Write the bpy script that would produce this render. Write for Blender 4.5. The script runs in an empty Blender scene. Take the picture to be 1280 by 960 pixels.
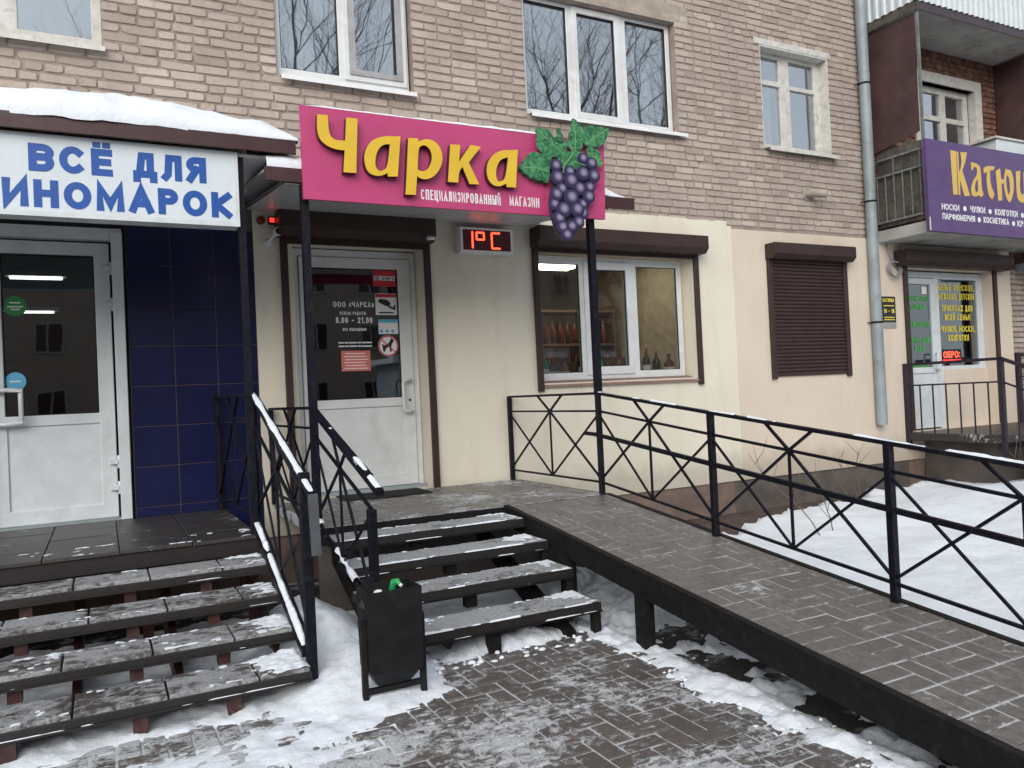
import bpy, bmesh, math, random
from mathutils import Vector, Matrix, noise
random.seed(7)
S = bpy.context.scene
COL = S.collection
R = math.radians

# ---------------------------------------------------------------- camera
CAMZ = 1.44
yaw, pitch, roll = R(27.42), R(.733), R(-2.674)
f_ = Vector((math.sin(yaw)*math.cos(pitch), math.cos(yaw)*math.cos(pitch), math.sin(pitch)))
r_ = Vector((math.cos(yaw), -math.sin(yaw), 0)); u_ = r_.cross(f_)
c_, s_ = math.cos(roll), math.sin(roll)
r_, u_ = c_*r_ + s_*u_, -s_*r_ + c_*u_
cam = bpy.data.cameras.new('camera'); camo = bpy.data.objects.new('camera', cam); COL.objects.link(camo)
cam.sensor_width = 36; cam.sensor_fit = 'HORIZONTAL'; cam.lens = 36*988.0/1280; cam.clip_end = 1000; cam.clip_start = .05
m4 = Matrix((r_, u_, -f_)).transposed().to_4x4(); m4.translation = (0, -6.81, CAMZ)
camo.matrix_world = m4
S.camera = camo
S.cycles.max_bounces = 6; S.cycles.diffuse_bounces = 3; S.cycles.glossy_bounces = 3; S.cycles.transparent_max_bounces = 6

# ---------------------------------------------------------------- sky, sun, exposure
SUN_EL, SUN_AZ = R(27), R(214)          # overcast winter noon, light from behind the camera
W = bpy.data.worlds.new('World'); S.world = W; W.use_nodes = True
nt = W.node_tree; bg = nt.nodes['Background']
sky = nt.nodes.new('ShaderNodeTexSky'); sky.sky_type = 'NISHITA'; sky.sun_disc = False
sky.sun_elevation = SUN_EL; sky.sun_rotation = SUN_AZ; sky.altitude = 0
sky.air_density = 1.0; sky.dust_density = 2.5; sky.ozone_density = 1.0
ov = nt.nodes.new('ShaderNodeMix'); ov.data_type = 'RGBA'; ov.inputs[0].default_value = .8      # even cloud cover over the clear-sky model
ov.inputs[7].default_value = (5.05, 5.3, 5.6, 1)
nt.links.new(sky.outputs[0], ov.inputs[6]); nt.links.new(ov.outputs[2], bg.inputs[0]); bg.inputs[1].default_value = 0.09
sl = bpy.data.lights.new('sun', 'SUN'); sl.energy = 1.4; sl.angle = R(50); sl.color = (1, .975, .94)
so = bpy.data.objects.new('sun', sl); COL.objects.link(so)
sd = Vector((math.sin(SUN_AZ)*math.cos(SUN_EL), math.cos(SUN_AZ)*math.cos(SUN_EL), math.sin(SUN_EL)))
so.rotation_euler = sd.to_track_quat('Z', 'Y').to_euler()
vs = S.view_settings; vs.view_transform = 'Standard'; vs.look = 'None'; vs.gamma = 1; vs.use_curve_mapping = False
vs.exposure = 1.0

# ---------------------------------------------------------------- helpers
ORI = {}
def tag(o, label=None, cat=None, group=None, kind=None):
    if label: o['label'] = label
    if cat: o['category'] = cat
    if group: o['group'] = group
    if kind: o['kind'] = kind
    return o
def thing(name, label, cat, loc=(0,0,0), group=None):
    o = bpy.data.objects.new(name, None); COL.objects.link(o); o.location = loc
    o.empty_display_size = .1
    ORI[o.name] = Vector(loc)
    return tag(o, label, cat, group)
class MB:
    def __init__(s): s.v = []; s.f = []; s.sm = []
    def add(s, vs, fs, smooth=False):
        n = len(s.v); s.v += [tuple(v) for v in vs]
        for f in fs: s.f.append(tuple(i+n for i in f)); s.sm.append(smooth)
        return s
    def box(s, x0,x1,y0,y1,z0,z1):
        vs = [(x0,y0,z0),(x1,y0,z0),(x1,y1,z0),(x0,y1,z0),(x0,y0,z1),(x1,y0,z1),(x1,y1,z1),(x0,y1,z1)]
        return s.add(vs, [(0,3,2,1),(4,5,6,7),(0,1,5,4),(1,2,6,5),(2,3,7,6),(3,0,4,7)])
    def hexa(s, b, t):
        return s.add(list(b)+list(t), [(3,2,1,0),(4,5,6,7),(0,1,5,4),(1,2,6,5),(2,3,7,6),(3,0,4,7)])
    def bar(s, p, q, w=.02, h=None, up=(0,0,1)):
        h = h or w; p = Vector(p); q = Vector(q); d = (q-p).normalized(); up = Vector(up)
        if abs(d.dot(up)) > .98: up = Vector((0,1,0))
        a = d.cross(up).normalized()*(w/2); b = a.cross(d).normalized()*(h/2)
        return s.hexa([p-a-b,p+a-b,p+a+b,p-a+b],[q-a-b,q+a-b,q+a+b,q-a+b])
    def tube(s, pts, r, n=8, cap=True):
        pts = [Vector(p) for p in pts]; rr = r if isinstance(r,(list,tuple)) else [r]*len(pts)
        vs = []; a = None
        for i,p in enumerate(pts):
            d = (pts[min(i+1,len(pts)-1)]-pts[max(i-1,0)]).normalized()
            if a is None:
                t = Vector((0,0,1)) if abs(d.z) < .9 else Vector((1,0,0)); a = d.cross(t).normalized()
            else: a = (a - d*a.dot(d)).normalized()
            b = d.cross(a)
            for k in range(n):
                th = 2*math.pi*k/n; vs.append(p + (a*math.cos(th)+b*math.sin(th))*rr[i])
        fs = [(i*n+k, i*n+(k+1)%n, (i+1)*n+(k+1)%n, (i+1)*n+k) for i in range(len(pts)-1) for k in range(n)]
        s.add(vs, fs, True)
        if cap:
            m = len(s.v)-len(vs); s.f.append(tuple(m+k for k in reversed(range(n)))); s.sm.append(False)
            m2 = m+(len(pts)-1)*n; s.f.append(tuple(m2+k for k in range(n))); s.sm.append(False)
        return s
    def lathe(s, c, prof, n=14, axis='z'):
        vs = []
        for r,z in prof:
            for k in range(n):
                th = 2*math.pi*k/n; a,b = r*math.cos(th), r*math.sin(th)
                p = {'z':(a,b,z),'y':(a,z,b),'x':(z,a,b)}[axis]
                vs.append((c[0]+p[0],c[1]+p[1],c[2]+p[2]))
        fs = [(i*n+k, i*n+(k+1)%n, (i+1)*n+(k+1)%n, (i+1)*n+k) for i in range(len(prof)-1) for k in range(n)]
        return s.add(vs, fs, True)
    def prism(s, poly, y0, y1, holes=()):
        # poly: list of (x,z) in a plane of constant y, extruded from y0 (front) to y1 (back)
        bm = bmesh.new(); loops = [poly]+list(holes); es = []
        for lp in loops:
            vv = [bm.verts.new((p[0], y0, p[1])) for p in lp]
            es += [bm.edges.new((vv[i], vv[(i+1)%len(vv)])) for i in range(len(vv))]
        bmesh.ops.triangle_fill(bm, edges=es, use_beauty=True, use_dissolve=False)
        bm.verts.index_update()
        vs = [tuple(v.co) for v in bm.verts]; fs = [tuple(v.index for v in f.verts) for f in bm.faces]
        bm.free(); s.add(vs, fs)
        if y1 is not None:
            s.add([(v[0], y1, v[2]) for v in vs], [tuple(reversed(f)) for f in fs])
            for lp in loops:
                n = len(lp); s.add([(p[0],y0,p[1]) for p in lp]+[(p[0],y1,p[1]) for p in lp], [(i,(i+1)%n,n+(i+1)%n,n+i) for i in range(n)])
        return s
    def holed(s, x0,x1,z0,z1,yf,yb,holes):
        xs = sorted({x0,x1}|{min(max(v,x0),x1) for h in holes for v in h[:2]}); zs = sorted({z0,z1}|{min(max(v,z0),z1) for h in holes for v in h[2:]})
        def solid(i,j):
            if i<0 or j<0 or i>=len(xs)-1 or j>=len(zs)-1: return False
            cx,cz = (xs[i]+xs[i+1])/2,(zs[j]+zs[j+1])/2
            return not any(h[0]<cx<h[1] and h[2]<cz<h[3] for h in holes)
        for i in range(len(xs)-1):
            for j in range(len(zs)-1):
                if not solid(i,j): continue
                a,b,c,d = xs[i],xs[i+1],zs[j],zs[j+1]
                s.add([(a,yf,c),(b,yf,c),(b,yf,d),(a,yf,d)],[(0,1,2,3)])
                s.add([(a,yb,c),(b,yb,c),(b,yb,d),(a,yb,d)],[(3,2,1,0)])
                if not solid(i-1,j): s.add([(a,yb,c),(a,yf,c),(a,yf,d),(a,yb,d)],[(0,1,2,3)])
                if not solid(i+1,j): s.add([(b,yf,c),(b,yb,c),(b,yb,d),(b,yf,d)],[(0,1,2,3)])
                if not solid(i,j-1): s.add([(a,yb,c),(b,yb,c),(b,yf,c),(a,yf,c)],[(0,1,2,3)])
                if not solid(i,j+1): s.add([(a,yf,d),(b,yf,d),(b,yb,d),(a,yb,d)],[(0,1,2,3)])
        return s
    def mesh(s, name, m, ori=Vector(), bevel=0, seg=1, weld=False):
        me = bpy.data.meshes.new(name)
        me.from_pydata([(v[0]-ori.x,v[1]-ori.y,v[2]-ori.z) for v in s.v], [], s.f)
        for p,k in zip(me.polygons, s.sm): p.use_smooth = k
        if bevel or weld:
            bm = bmesh.new(); bm.from_mesh(me)
            bmesh.ops.remove_doubles(bm, verts=bm.verts, dist=1e-5)
            if bevel:
                es = [e for e in bm.edges if len(e.link_faces)==2 and e.calc_face_angle(0) > .6]
                bmesh.ops.bevel(bm, geom=es, offset=bevel, segments=seg, affect='EDGES', clamp_overlap=True)
            bm.to_mesh(me); bm.free()
        if m: me.materials.append(m)
        return me
    def build(s, name, m, parent=None, bevel=0, seg=1, weld=False):
        ori = ORI[parent.name] if parent else Vector()
        o = bpy.data.objects.new(name, s.mesh(name, m, ori, bevel, seg, weld)); COL.objects.link(o)
        if parent: o.parent = parent
        ORI[o.name] = ori
        return o
def place(name, me, loc, parent, scale=None, rot=None):
    o = bpy.data.objects.new(name, me); COL.objects.link(o); o.parent = parent
    o.location = Vector(loc)-ORI[parent.name]
    if scale: o.scale = scale
    if rot: o.rotation_euler = rot
    ORI[o.name] = Vector(loc)
    return o
def box(name, m, parent, *a, bevel=0): return MB().box(*a).build(name, m, parent, bevel)
def fbm(x, y, z=0, o=4):
    return noise.fractal(Vector((x,y,z)), 1.0, 2.0, o)

# ---------------------------------------------------------------- materials
def nodes(name):
    m = bpy.data.materials.new(name); m.use_nodes = True; t = m.node_tree
    return m, t, t.nodes['Principled BSDF']
def N(t, k, **kw):
    n = t.nodes.new(k)
    for a,b in kw.items():
        if a.startswith('i'): n.inputs[int(a[1:])].default_value = b
        else: setattr(n, a, b)
    return n
def noi(t, scale, detail=4, rough=.55, vec=None, dist=0):
    n = N(t,'ShaderNodeTexNoise'); n.inputs['Scale'].default_value = scale; n.inputs['Detail'].default_value = min(detail, 5)
    n.inputs['Roughness'].default_value = rough; n.inputs['Distortion'].default_value = dist
    t.links.new(vec or pos(t), n.inputs['Vector']); return n.outputs[0]
def pos(t):
    for n in t.nodes:
        if n.bl_idname == 'ShaderNodeNewGeometry': return n.outputs['Position']
    return t.nodes.new('ShaderNodeNewGeometry').outputs['Position']
def mth(t, op, a, b=0.0, clamp=False):
    n = N(t,'ShaderNodeMath', operation=op, use_clamp=clamp)
    for i,v in enumerate((a,b)):
        if hasattr(v,'is_linked'): t.links.new(v, n.inputs[i])
        else: n.inputs[i].default_value = v
    return n.outputs[0]
def rng(t, v, a, b, c=0, d=1, smooth=True):
    n = N(t,'ShaderNodeMapRange'); n.interpolation_type = 'SMOOTHSTEP' if smooth else 'LINEAR'
    t.links.new(v, n.inputs[0])
    for i,x in enumerate((a,b,c,d)): n.inputs[1+i].default_value = x
    return n.outputs[0]
def mix(t, fac, a, b):
    n = N(t,'ShaderNodeMix', data_type='RGBA')
    if hasattr(fac,'is_linked'): t.links.new(fac, n.inputs[0])
    else: n.inputs[0].default_value = fac
    for i,v in ((6,a),(7,b)):
        if hasattr(v,'is_linked'): t.links.new(v, n.inputs[i])
        else: n.inputs[i].default_value = (*v,1)
    return n.outputs[2]
def bump(t, h, strength, dist=.01):
    n = N(t,'ShaderNodeBump'); n.inputs['Strength'].default_value = strength; n.inputs['Distance'].default_value = dist
    t.links.new(h, n.inputs['Height']); return n.outputs[0]
def L(t, a, b): t.links.new(a, b)
def basic(name, col, rough=.5, metal=0, var=.15, scale=6, bmp=0, bscale=60, dirt=None, spec=None, coat=0):
    m,t,b = nodes(name)
    c2 = tuple(min(1,v*(1+var)) for v in col); c1 = tuple(v*(1-var) for v in col)
    c = mix(t, rng(t, noi(t, scale, 6), .3, .7), c1, c2)
    if dirt:
        c = mix(t, mth(t,'MULTIPLY', rng(t, noi(t, dirt[1], 8, .65, dist=.6), .48, .72), dirt[2]), c, dirt[0])
    L(t, c, b.inputs['Base Color'])
    L(t, rng(t, noi(t, scale*3, 5), .25, .75, max(0,rough-.1), min(1,rough+.1)), b.inputs['Roughness'])
    b.inputs['Metallic'].default_value = metal
    if spec is not None: b.inputs['Specular IOR Level'].default_value = spec
    if coat: b.inputs['Coat Weight'].default_value = coat
    if bmp: L(t, bump(t, noi(t, bscale, 6, .6), bmp, .01), b.inputs['Normal'])
    return m
def emit(name, col, e):
    m,t,b = nodes(name); b.inputs['Base Color'].default_value = (*[v*.5 for v in col],1)
    b.inputs['Emission Color'].default_value = (*col,1); b.inputs['Emission Strength'].default_value = e; return m
def glass(name, tint=(.75,.8,.8), refl=.10, ior=1.65):
    m = bpy.data.materials.new(name); m.use_nodes = True; t = m.node_tree; t.nodes.clear()
    o = N(t,'ShaderNodeOutputMaterial'); tr = N(t,'ShaderNodeBsdfTransparent'); tr.inputs[0].default_value = (*tint,1)
    g = N(t,'ShaderNodeBsdfGlossy'); g.inputs['Roughness'].default_value = .015; g.inputs[0].default_value = (.9,.95,1,1)
    wv = noi(t, 2.2, 2, .5)
    L(t, bump(t, wv, .04, .02), g.inputs['Normal'])
    lw = N(t,'ShaderNodeLayerWeight'); lw.inputs[0].default_value = .5
    fr = mth(t,'MULTIPLY', mth(t,'POWER', lw.outputs['Facing'], 4.0), .9)
    mx = N(t,'ShaderNodeMixShader'); L(t, mth(t,'ADD', fr, refl, True), mx.inputs[0]); L(t, tr.outputs[0], mx.inputs[1]); L(t, g.outputs[0], mx.inputs[2]); L(t, mx.outputs[0], o.inputs[0])
    return m
def snowmat(name='snow', dirt=.25):
    m,t,b = nodes(name)
    d = rng(t, noi(t, 5, 10, .68, dist=.4), .5, .8)
    c = mix(t, mth(t,'MULTIPLY', d, dirt), (.74,.785,.84), (.34,.335,.33))
    L(t, c, b.inputs['Base Color']); b.inputs['Roughness'].default_value = .75
    h = mth(t,'ADD', noi(t, 40, 8, .7), mth(t,'MULTIPLY', noi(t, 9, 4), 2))
    L(t, bump(t, h, .5, .012), b.inputs['Normal']); return m
def frost(name, c1, c2, amount=.5, island=False, mask=None, wet=.38, scale=1.0, bm=.5, fc=(.56,.585,.61)):
    """stone with frozen snow smears; amount moves the threshold; mask(t)-> extra socket added to the snow field"""
    m,t,b = nodes(name)
    if island: rnd = pos(t).node.outputs['Random Per Island']
    else: rnd = N(t,'ShaderNodeObjectInfo').outputs['Random']
    base = mix(t, rnd, c1, c2)
    base = mix(t, rng(t, noi(t, 30, 6), .35, .7), base, tuple(v*.6 for v in c1))
    mp = N(t,'ShaderNodeMapping'); mp.inputs['Scale'].default_value = (.8,1.2,1); mp.inputs['Rotation'].default_value = (0,0,R(25)); L(t, pos(t), mp.inputs[0])
    f1 = noi(t, 20*scale, 8, .78, vec=mp.outputs[0], dist=.5); f2 = noi(t, 2.3*scale, 4, .6)
    fld = mth(t,'ADD', mth(t,'MULTIPLY', f1, .62), mth(t,'MULTIPLY', f2, .5))
    if mask: fld = mth(t,'ADD', fld, mask(t))
    th = .86-.5*amount
    s = rng(t, fld, th, th+.10)
    fine = rng(t, noi(t, 90, 6, .7), .35, .65, .55, 1)
    s = mth(t,'MULTIPLY', s, fine)
    L(t, mix(t, s, base, fc), b.inputs['Base Color'])
    L(t, rng(t, s, 0, .6, wet, .85), b.inputs['Roughness'])
    L(t, bump(t, mth(t,'ADD', mth(t,'MULTIPLY', s, 1.2), noi(t, 120, 5, .6)), bm, .006), b.inputs['Normal'])
    return m
M = {}
M['snow'] = snowmat('trodden_snow', .62)
M['snow_clean'] = snowmat('snow_clean', .16)
M['pvc'] = basic('white_pvc', (.62,.64,.64), .35, var=.05, dirt=((.4,.4,.38),3,.4))
M['pvc2'] = basic('cool_white_pvc', (.6,.64,.66), .35, var=.05, dirt=((.4,.42,.42),3,.4))
M['oldwhite'] = basic('old_white_paint', (.56,.55,.51), .6, var=.08, scale=12, dirt=((.28,.25,.22),9,.55), bmp=.2)
M['black'] = basic('dark_navy_paint', (.003,.0034,.009), .5, var=.3, scale=20, bmp=.15, bscale=90, spec=.22, dirt=((.030,.026,.026),34,.55))
M['blackrough'] = basic('dark_steel', (.0055,.005,.005), .7, spec=.25, var=.3, scale=15, dirt=((.028,.025,.024),18,.4), bmp=.3)
M['brownmetal'] = basic('brown_shutter_metal', (.042,.025,.022), .45, spec=.3, var=.12)
M['fascia'] = basic('maroon_fascia', (.05,.016,.018), .42, var=.15)
M['redpost'] = basic('red_brown_steel', (.05,.016,.014), .6, var=.3, scale=15, dirt=((.12,.10,.09),20,.5))
M['glass'] = glass('shop_glass', (.74,.78,.78), .12)
M['glass_up'] = glass('upper_window_glass', (.8,.84,.84), .36)
M['galv'] = basic('galvanised_steel', (.255,.295,.31), .55, metal=.1, var=.12, scale=3, dirt=((.17,.19,.195),5,.6))
M['grey'] = basic('grey_plastic', (.3,.3,.31), .5)
M['white'] = basic('white_paint', (.72,.73,.73), .4, var=.04)
M['rubber'] = basic('black_rubber', (.012,.012,.012), .8, bmp=.5, bscale=200)
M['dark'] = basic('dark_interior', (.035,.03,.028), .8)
M['roomwall'] = basic('room_wall', (.2,.16,.12), .8)
M['shopwall'] = basic('shop_wall', (.46,.37,.26), .8)
M['curtain'] = basic('pale_curtain', (.42,.46,.50), .9, var=.12, scale=3)
M['lamp'] = emit('fluorescent_lamp', (1,.9,.72), 9)
M['lampdim'] = emit('dim_fluorescent_lamp', (1,.97,.9), 2.2)
M['led'] = emit('red_led', (1,.07,.03), 1.7)
M['ledred'] = emit('red_led_dim', (1,.03,.02), 2)
M['yellowtext'] = basic('yellow_film', (.75,.62,.06), .5, var=.04)
M['greentext'] = basic('green_film', (.05,.42,.06), .5, var=.1)
M['whitetext'] = basic('white_film', (.75,.75,.75), .5, var=.04)
M['bluetext'] = basic('blue_film', (.008,.075,.33), .4, var=.05)
M['red'] = basic('red_print', (.55,.03,.04), .45, var=.06)
M['salmon'] = basic('faded_red_paper', (.6,.16,.13), .6, var=.08)
M['bluecard'] = basic('blue_print', (.1,.42,.66), .5)
M['green'] = basic('green_print', (.03,.25,.06), .5)
M['blackprint'] = basic('black_print', (.015,.015,.018), .5)
M['amber'] = basic('amber_bottle_glass', (.16,.035,.01), .12, var=.3)
M['bottlegreen'] = basic('green_bottle_glass', (.02,.3,.08), .1)
M['winedark'] = basic('dark_bottle_glass', (.03,.012,.01), .12)
M['mat_wood'] = basic('shelf_wood', (.16,.09,.05), .6)
M['bark'] = basic('bark', (.05,.042,.038), .9, var=.3, scale=8)
M['twig'] = basic('dry_twig', (.16,.11,.08), .8, var=.2)

# ---------------------------------------------------------------- stroke lettering (flat print and cut letters)
def arc(cx,cy,rx,ry,a0,a1,n=12): return [(cx+rx*math.cos(R(a0+(a1-a0)*i/n)), cy+ry*math.sin(R(a0+(a1-a0)*i/n))) for i in range(n+1)]
BOWL = [(0,1),(.55,1)]+arc(.55,.76,.45,.24,90,-90)[1:-1]+[(.55,.52),(0,.52)]
LBOWL = [(0,.54),(.58,.54)]+arc(.58,.27,.42,.27,90,-90)[1:-1]+[(.58,0),(0,0)]
G = {
 'А':(.95,[[(0,0),(.5,1),(1,0)],[(.2,.3),(.8,.3)]]), 'Б':(.8,[[(.9,1),(0,1),(0,0)],LBOWL]), 'В':(.85,[[(0,0),(0,1)],BOWL,LBOWL]),
 'Г':(.7,[[(0,0),(0,1),(1,1)]]), 'Д':(.98,[[(.17,.1),(.32,1),(.82,1),(.82,.1)],[(0,-.18),(0,.06),(1,.06),(1,-.18)]]),
 'Е':(.75,[[(1,1),(0,1),(0,0),(1,0)],[(0,.52),(.9,.52)]]), 'Ё':(.75,[[(1,1),(0,1),(0,0),(1,0)],[(0,.52),(.9,.52)],[(.14,1.40),(.145,1.40)],[(.855,1.40),(.86,1.40)]]),
 'Ж':(1.2,[[(.5,0),(.5,1)],[(0,1),(.5,.5),(1,1)],[(0,0),(.5,.5),(1,0)]]), 'З':(.75,[[(0,.85)]+arc(.5,.76,.5,.24,150,-90)+arc(.5,.26,.5,.26,90,-150)]),
 'И':(.9,[[(0,1),(0,0),(1,1),(1,0)]]), 'Й':(.9,[[(0,1),(0,0),(1,1),(1,0)],[(.3,1.3),(.5,1.22),(.7,1.3)]]), 'К':(.85,[[(0,0),(0,1)],[(1,1),(.1,.52),(1,0)]]),
 'Л':(.85,[[(0,0),(.2,.15),(.3,1),(1,1),(1,0)]]), 'М':(1.05,[[(0,0),(0,1),(.5,.15),(1,1),(1,0)]]), 'Н':(.88,[[(0,0),(0,1)],[(1,0),(1,1)],[(0,.52),(1,.52)]]),
 'О':(1.0,[arc(.5,.5,.5,.5,90,450,28)]), 'П':(.88,[[(0,0),(0,1),(1,1),(1,0)]]), 'Р':(.8,[[(0,0),(0,1)],BOWL]), 'С':(.92,[arc(.5,.5,.5,.5,50,310,22)]),
 'Т':(.85,[[(0,1),(1,1)],[(.5,1),(.5,0)]]), 'У':(.85,[[(0,1),(.5,.4)],[(1,1),(.4,0),(.1,0)]]), 'Ф':(1.1,[arc(.5,.55,.5,.33,90,450,24),[(.5,0),(.5,1)]]),
 'Х':(.85,[[(0,0),(1,1)],[(0,1),(1,0)]]), 'Ц':(.92,[[(0,1),(0,0),(.85,0),(.85,1)],[(.85,0),(1,0),(1,-.2)]]), 'Ч':(.8,[[(0,1),(0,.6),(.25,.45),(1,.45)],[(1,1),(1,0)]]),
 'Ш':(1.2,[[(0,1),(0,0),(1,0),(1,1)],[(.5,0),(.5,1)]]), 'Ы':(1.1,[[(0,1),(0,0)],[(0,.54),(.4,.54)]+arc(.4,.27,.25,.27,90,-90)[1:-1]+[(.4,0),(0,0)],[(1,1),(1,0)]]),
 'Ь':(.8,[[(0,1),(0,0)],LBOWL]), 'Ю':(1.25,[[(0,0),(0,1)],[(0,.5),(.35,.5)],arc(.67,.5,.33,.5,90,450,24)]),
 'Я':(.85,[[(1,0),(1,1)],[(1,1),(.45,1)]+arc(.45,.76,.45,.24,90,270)[1:-1]+[(.45,.52),(1,.52)],[(.5,.52),(0,0)]]),
 '0':(.65,[arc(.5,.5,.5,.5,90,450,20)]), '1':(.45,[[(0,.75),(.9,1),(.9,0)]]), '2':(.65,[arc(.5,.7,.5,.3,160,-20,12)+[(0,0),(1,0)]]), '8':(.65,[arc(.5,.75,.42,.25,90,450,16),arc(.5,.26,.5,.26,90,450,16)]),
 '.':(.2,[[(.4,0),(.6,0)]]), ',':(.2,[[(.6,.05),(.3,-.15)]]), '-':(.45,[[(0,.45),(1,.45)]]), ':':(.2,[[(.4,.1),(.6,.1)],[(.4,.75),(.6,.75)]]),
 '«':(.6,[[(.45,.75),(0,.42),(.45,.1)],[(1,.75),(.55,.42),(1,.1)]]), '»':(.6,[[(0,.75),(.45,.42),(0,.1)],[(.55,.75),(1,.42),(.55,.1)]]), '•':(.45,[arc(.5,.45,.22,.12,90,450,10)]), ' ':(.45,[]), '°':(.4,[arc(.5,.8,.4,.2,90,450,14)]), 'C':(.85,[arc(.5,.5,.5,.5,50,310,22)]),
}
def ribbon(mb, pts, t, y0, y1):
    P = [Vector((p[0],p[1])) for p in pts]; closed = (P[0]-P[-1]).length < 1e-6
    if closed: P = P[:-1]
    else:
        P[0] = P[0]-(P[1]-P[0]).normalized()*t/2; P[-1] = P[-1]+(P[-1]-P[-2]).normalized()*t/2
    n = len(P); Lf=[]; Rt=[]
    for i in range(n):
        if closed: a,b = P[i]-P[i-1], P[(i+1)%n]-P[i]
        else: a = P[i]-P[i-1] if i else P[1]-P[0]; b = P[i+1]-P[i] if i<n-1 else P[i]-P[i-1]
        a.normalize(); b.normalize(); na = Vector((-a.y,a.x)); nb = Vector((-b.y,b.x)); m = na+nb
        if m.length < .2: m = na
        m.normalize(); k = 1/max(.4, m.dot(na)); Lf.append(P[i]+m*t/2*k); Rt.append(P[i]-m*t/2*k)
    vs = [(p.x,y0,p.y) for p in Lf]+[(p.x,y0,p.y) for p in Rt]; rngi = range(n if closed else n-1); fs = [(i,n+i,n+(i+1)%n,(i+1)%n) for i in rngi]
    if y1 is not None:
        vs += [(p.x,y1,p.y) for p in Lf]+[(p.x,y1,p.y) for p in Rt]
        fs += [(i,(i+1)%n,2*n+(i+1)%n,2*n+i) for i in rngi]+[(n+i,3*n+i,3*n+(i+1)%n,n+(i+1)%n) for i in rngi]
        if not closed: fs += [(0,2*n,3*n,n),(n-1,2*n-1,4*n-1,3*n-1)]
    mb.add(vs, fs)
def text_len(s, h, t, sp, wk): return sum(G[c][0]*h*wk+sp for c in s)-sp
def letters(s, x, z, h, t, y, depth, m, parent, sp=None, wk=1, width=None, single=None, slope=0):
    """letters of cap height h from (x,z) at plane y; single=name joins the word into one part, else each letter is a part"""
    sp = h*.16 if sp is None else sp
    if width: wk *= (width-sp*(len(s)-1))/(text_len(s,h,t,0,wk))
    mbs = MB(); cx = x
    for c in s:
        w,st = G[c]; w *= h*wk
        mb = mbs if single else MB()
        for k,pl in enumerate(st):
            q = [(cx+t/2+p[0]*(w-t), z+slope*(cx-x)+t/2+p[1]*(h-t)) for p in pl]
            ribbon(mb, q, t, y-depth-.0004*k, y)
        if not single and st: mb.build('letter', m, parent)
        if single and c == ' ' and mbs.v: mbs.build(single, m, parent); mbs = MB()
        cx += w+sp
    if single: return mbs.build(single, m, parent)

# ---------------------------------------------------------------- ground, pavement, snow
ZR = lambda y: .62-.118*max(0,(-y-1.57))          # ramp deck level
g = MB(); g.add([(-150,-150,-.06),(150,-150,-.06),(150,100,-.06),(-150,100,-.06)],[(0,1,2,3)])
mg,t,b = nodes('frozen_ground')
cc = mix(t, rng(t, noi(t, 4, 10, .7, dist=.5), .5, .7), (.03,.025,.023), (.5,.52,.54)); L(t, cc, b.inputs['Base Color']); b.inputs['Roughness'].default_value = .9
L(t, bump(t, noi(t, 30, 8, .7), .6, .02), b.inputs['Normal'])
tag(g.build('ground', mg), kind='structure')
pv = MB(); pv.add([(-2.6,-7.2,-.006),(2.66,-7.2,-.006),(2.66,-2.3,-.006),(-2.6,-2.3,-.006)],[(0,1,2,3)])
mj,t,b = nodes('snow_filled_joints')
L(t, mix(t, rng(t, noi(t, 9, 6, .7), .48, .68), (.46,.48,.50), (.12,.105,.097)), b.inputs['Base Color']); b.inputs['Roughness'].default_value = .9
pave = tag(pv.build('pavement', mj), kind='structure')
def pmask(t):
    # the trodden, snowier strip to the left of the swept patch
    sx = N(t,'ShaderNodeSeparateXYZ'); L(t, pos(t), sx.inputs[0])
    a = mth(t,'ADD', sx.outputs[0], mth(t,'MULTIPLY', sx.outputs[1], .75))   # x + .75 y
    return rng(t, a, -2.2, -.7, .07, 0)
cP1, cP2 = (.135,.116,.107), (.085,.073,.068)
M['paver'] = frost('paver_stone', cP1, cP2, .60, mask=pmask)
M['paver_s'] = frost('paver_stone_far', cP1, cP2, .60, island=True, mask=pmask)
def paver_mesh(name, w, d, m, hgt=.03, ch=.004, j=.006):
    a,b2 = w/2-j/2, d/2-j/2; mb = MB()
    def ring(i,z): return [(-a+i,-b2+i,z),(a-i,-b2+i,z),(a-i,b2-i,z),(-a+i,b2-i,z)]
    vs = ring(0,-hgt)+ring(0,-ch)+ring(ch,0)
    fs = [(i,(i+1)%4,4+(i+1)%4,4+i) for i in range(4)]+[(4+i,4+(i+1)%4,8+(i+1)%4,8+i) for i in range(4)]+[(8,9,10,11)]
    return mb.add(vs, fs)
pmb = {k: [paver_mesh('paver', *((.2,.1) if k=='h' else (.1,.2)), None, j=random.uniform(.010,.015)) for _ in range(3)] for k in 'hv'}
pme = {k: [q.mesh('paver', M['paver']) for q in pmb[k]] for k in 'hv'}
spots = []
for i in range(-26, 27):
    for j in range(-72, -22):
        d = (i-j) % 4
        if d == 0: spots.append((i*.1+.1, j*.1+.05, 'h'))
        elif d == 3: spots.append((i*.1+.05, j*.1+.1, 'v'))
def vis(x,y):
    v = Vector((x,y,0))-camo.location; w = v.dot(f_)
    if w < .3: return None
    px, py = 640+988*v.dot(r_)/w, 480-988*v.dot(u_)/w
    return w if (-30<px<1310 and py<985) else None
cand = []
for s in spots:
    if not (-2.5 < s[0] < 2.56 and s[1] < -2.4): continue
    w = vis(s[0],s[1]); cand.append((w if w else 99, s))
cand.sort(key=lambda c: c[0]); rest = MB()
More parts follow.
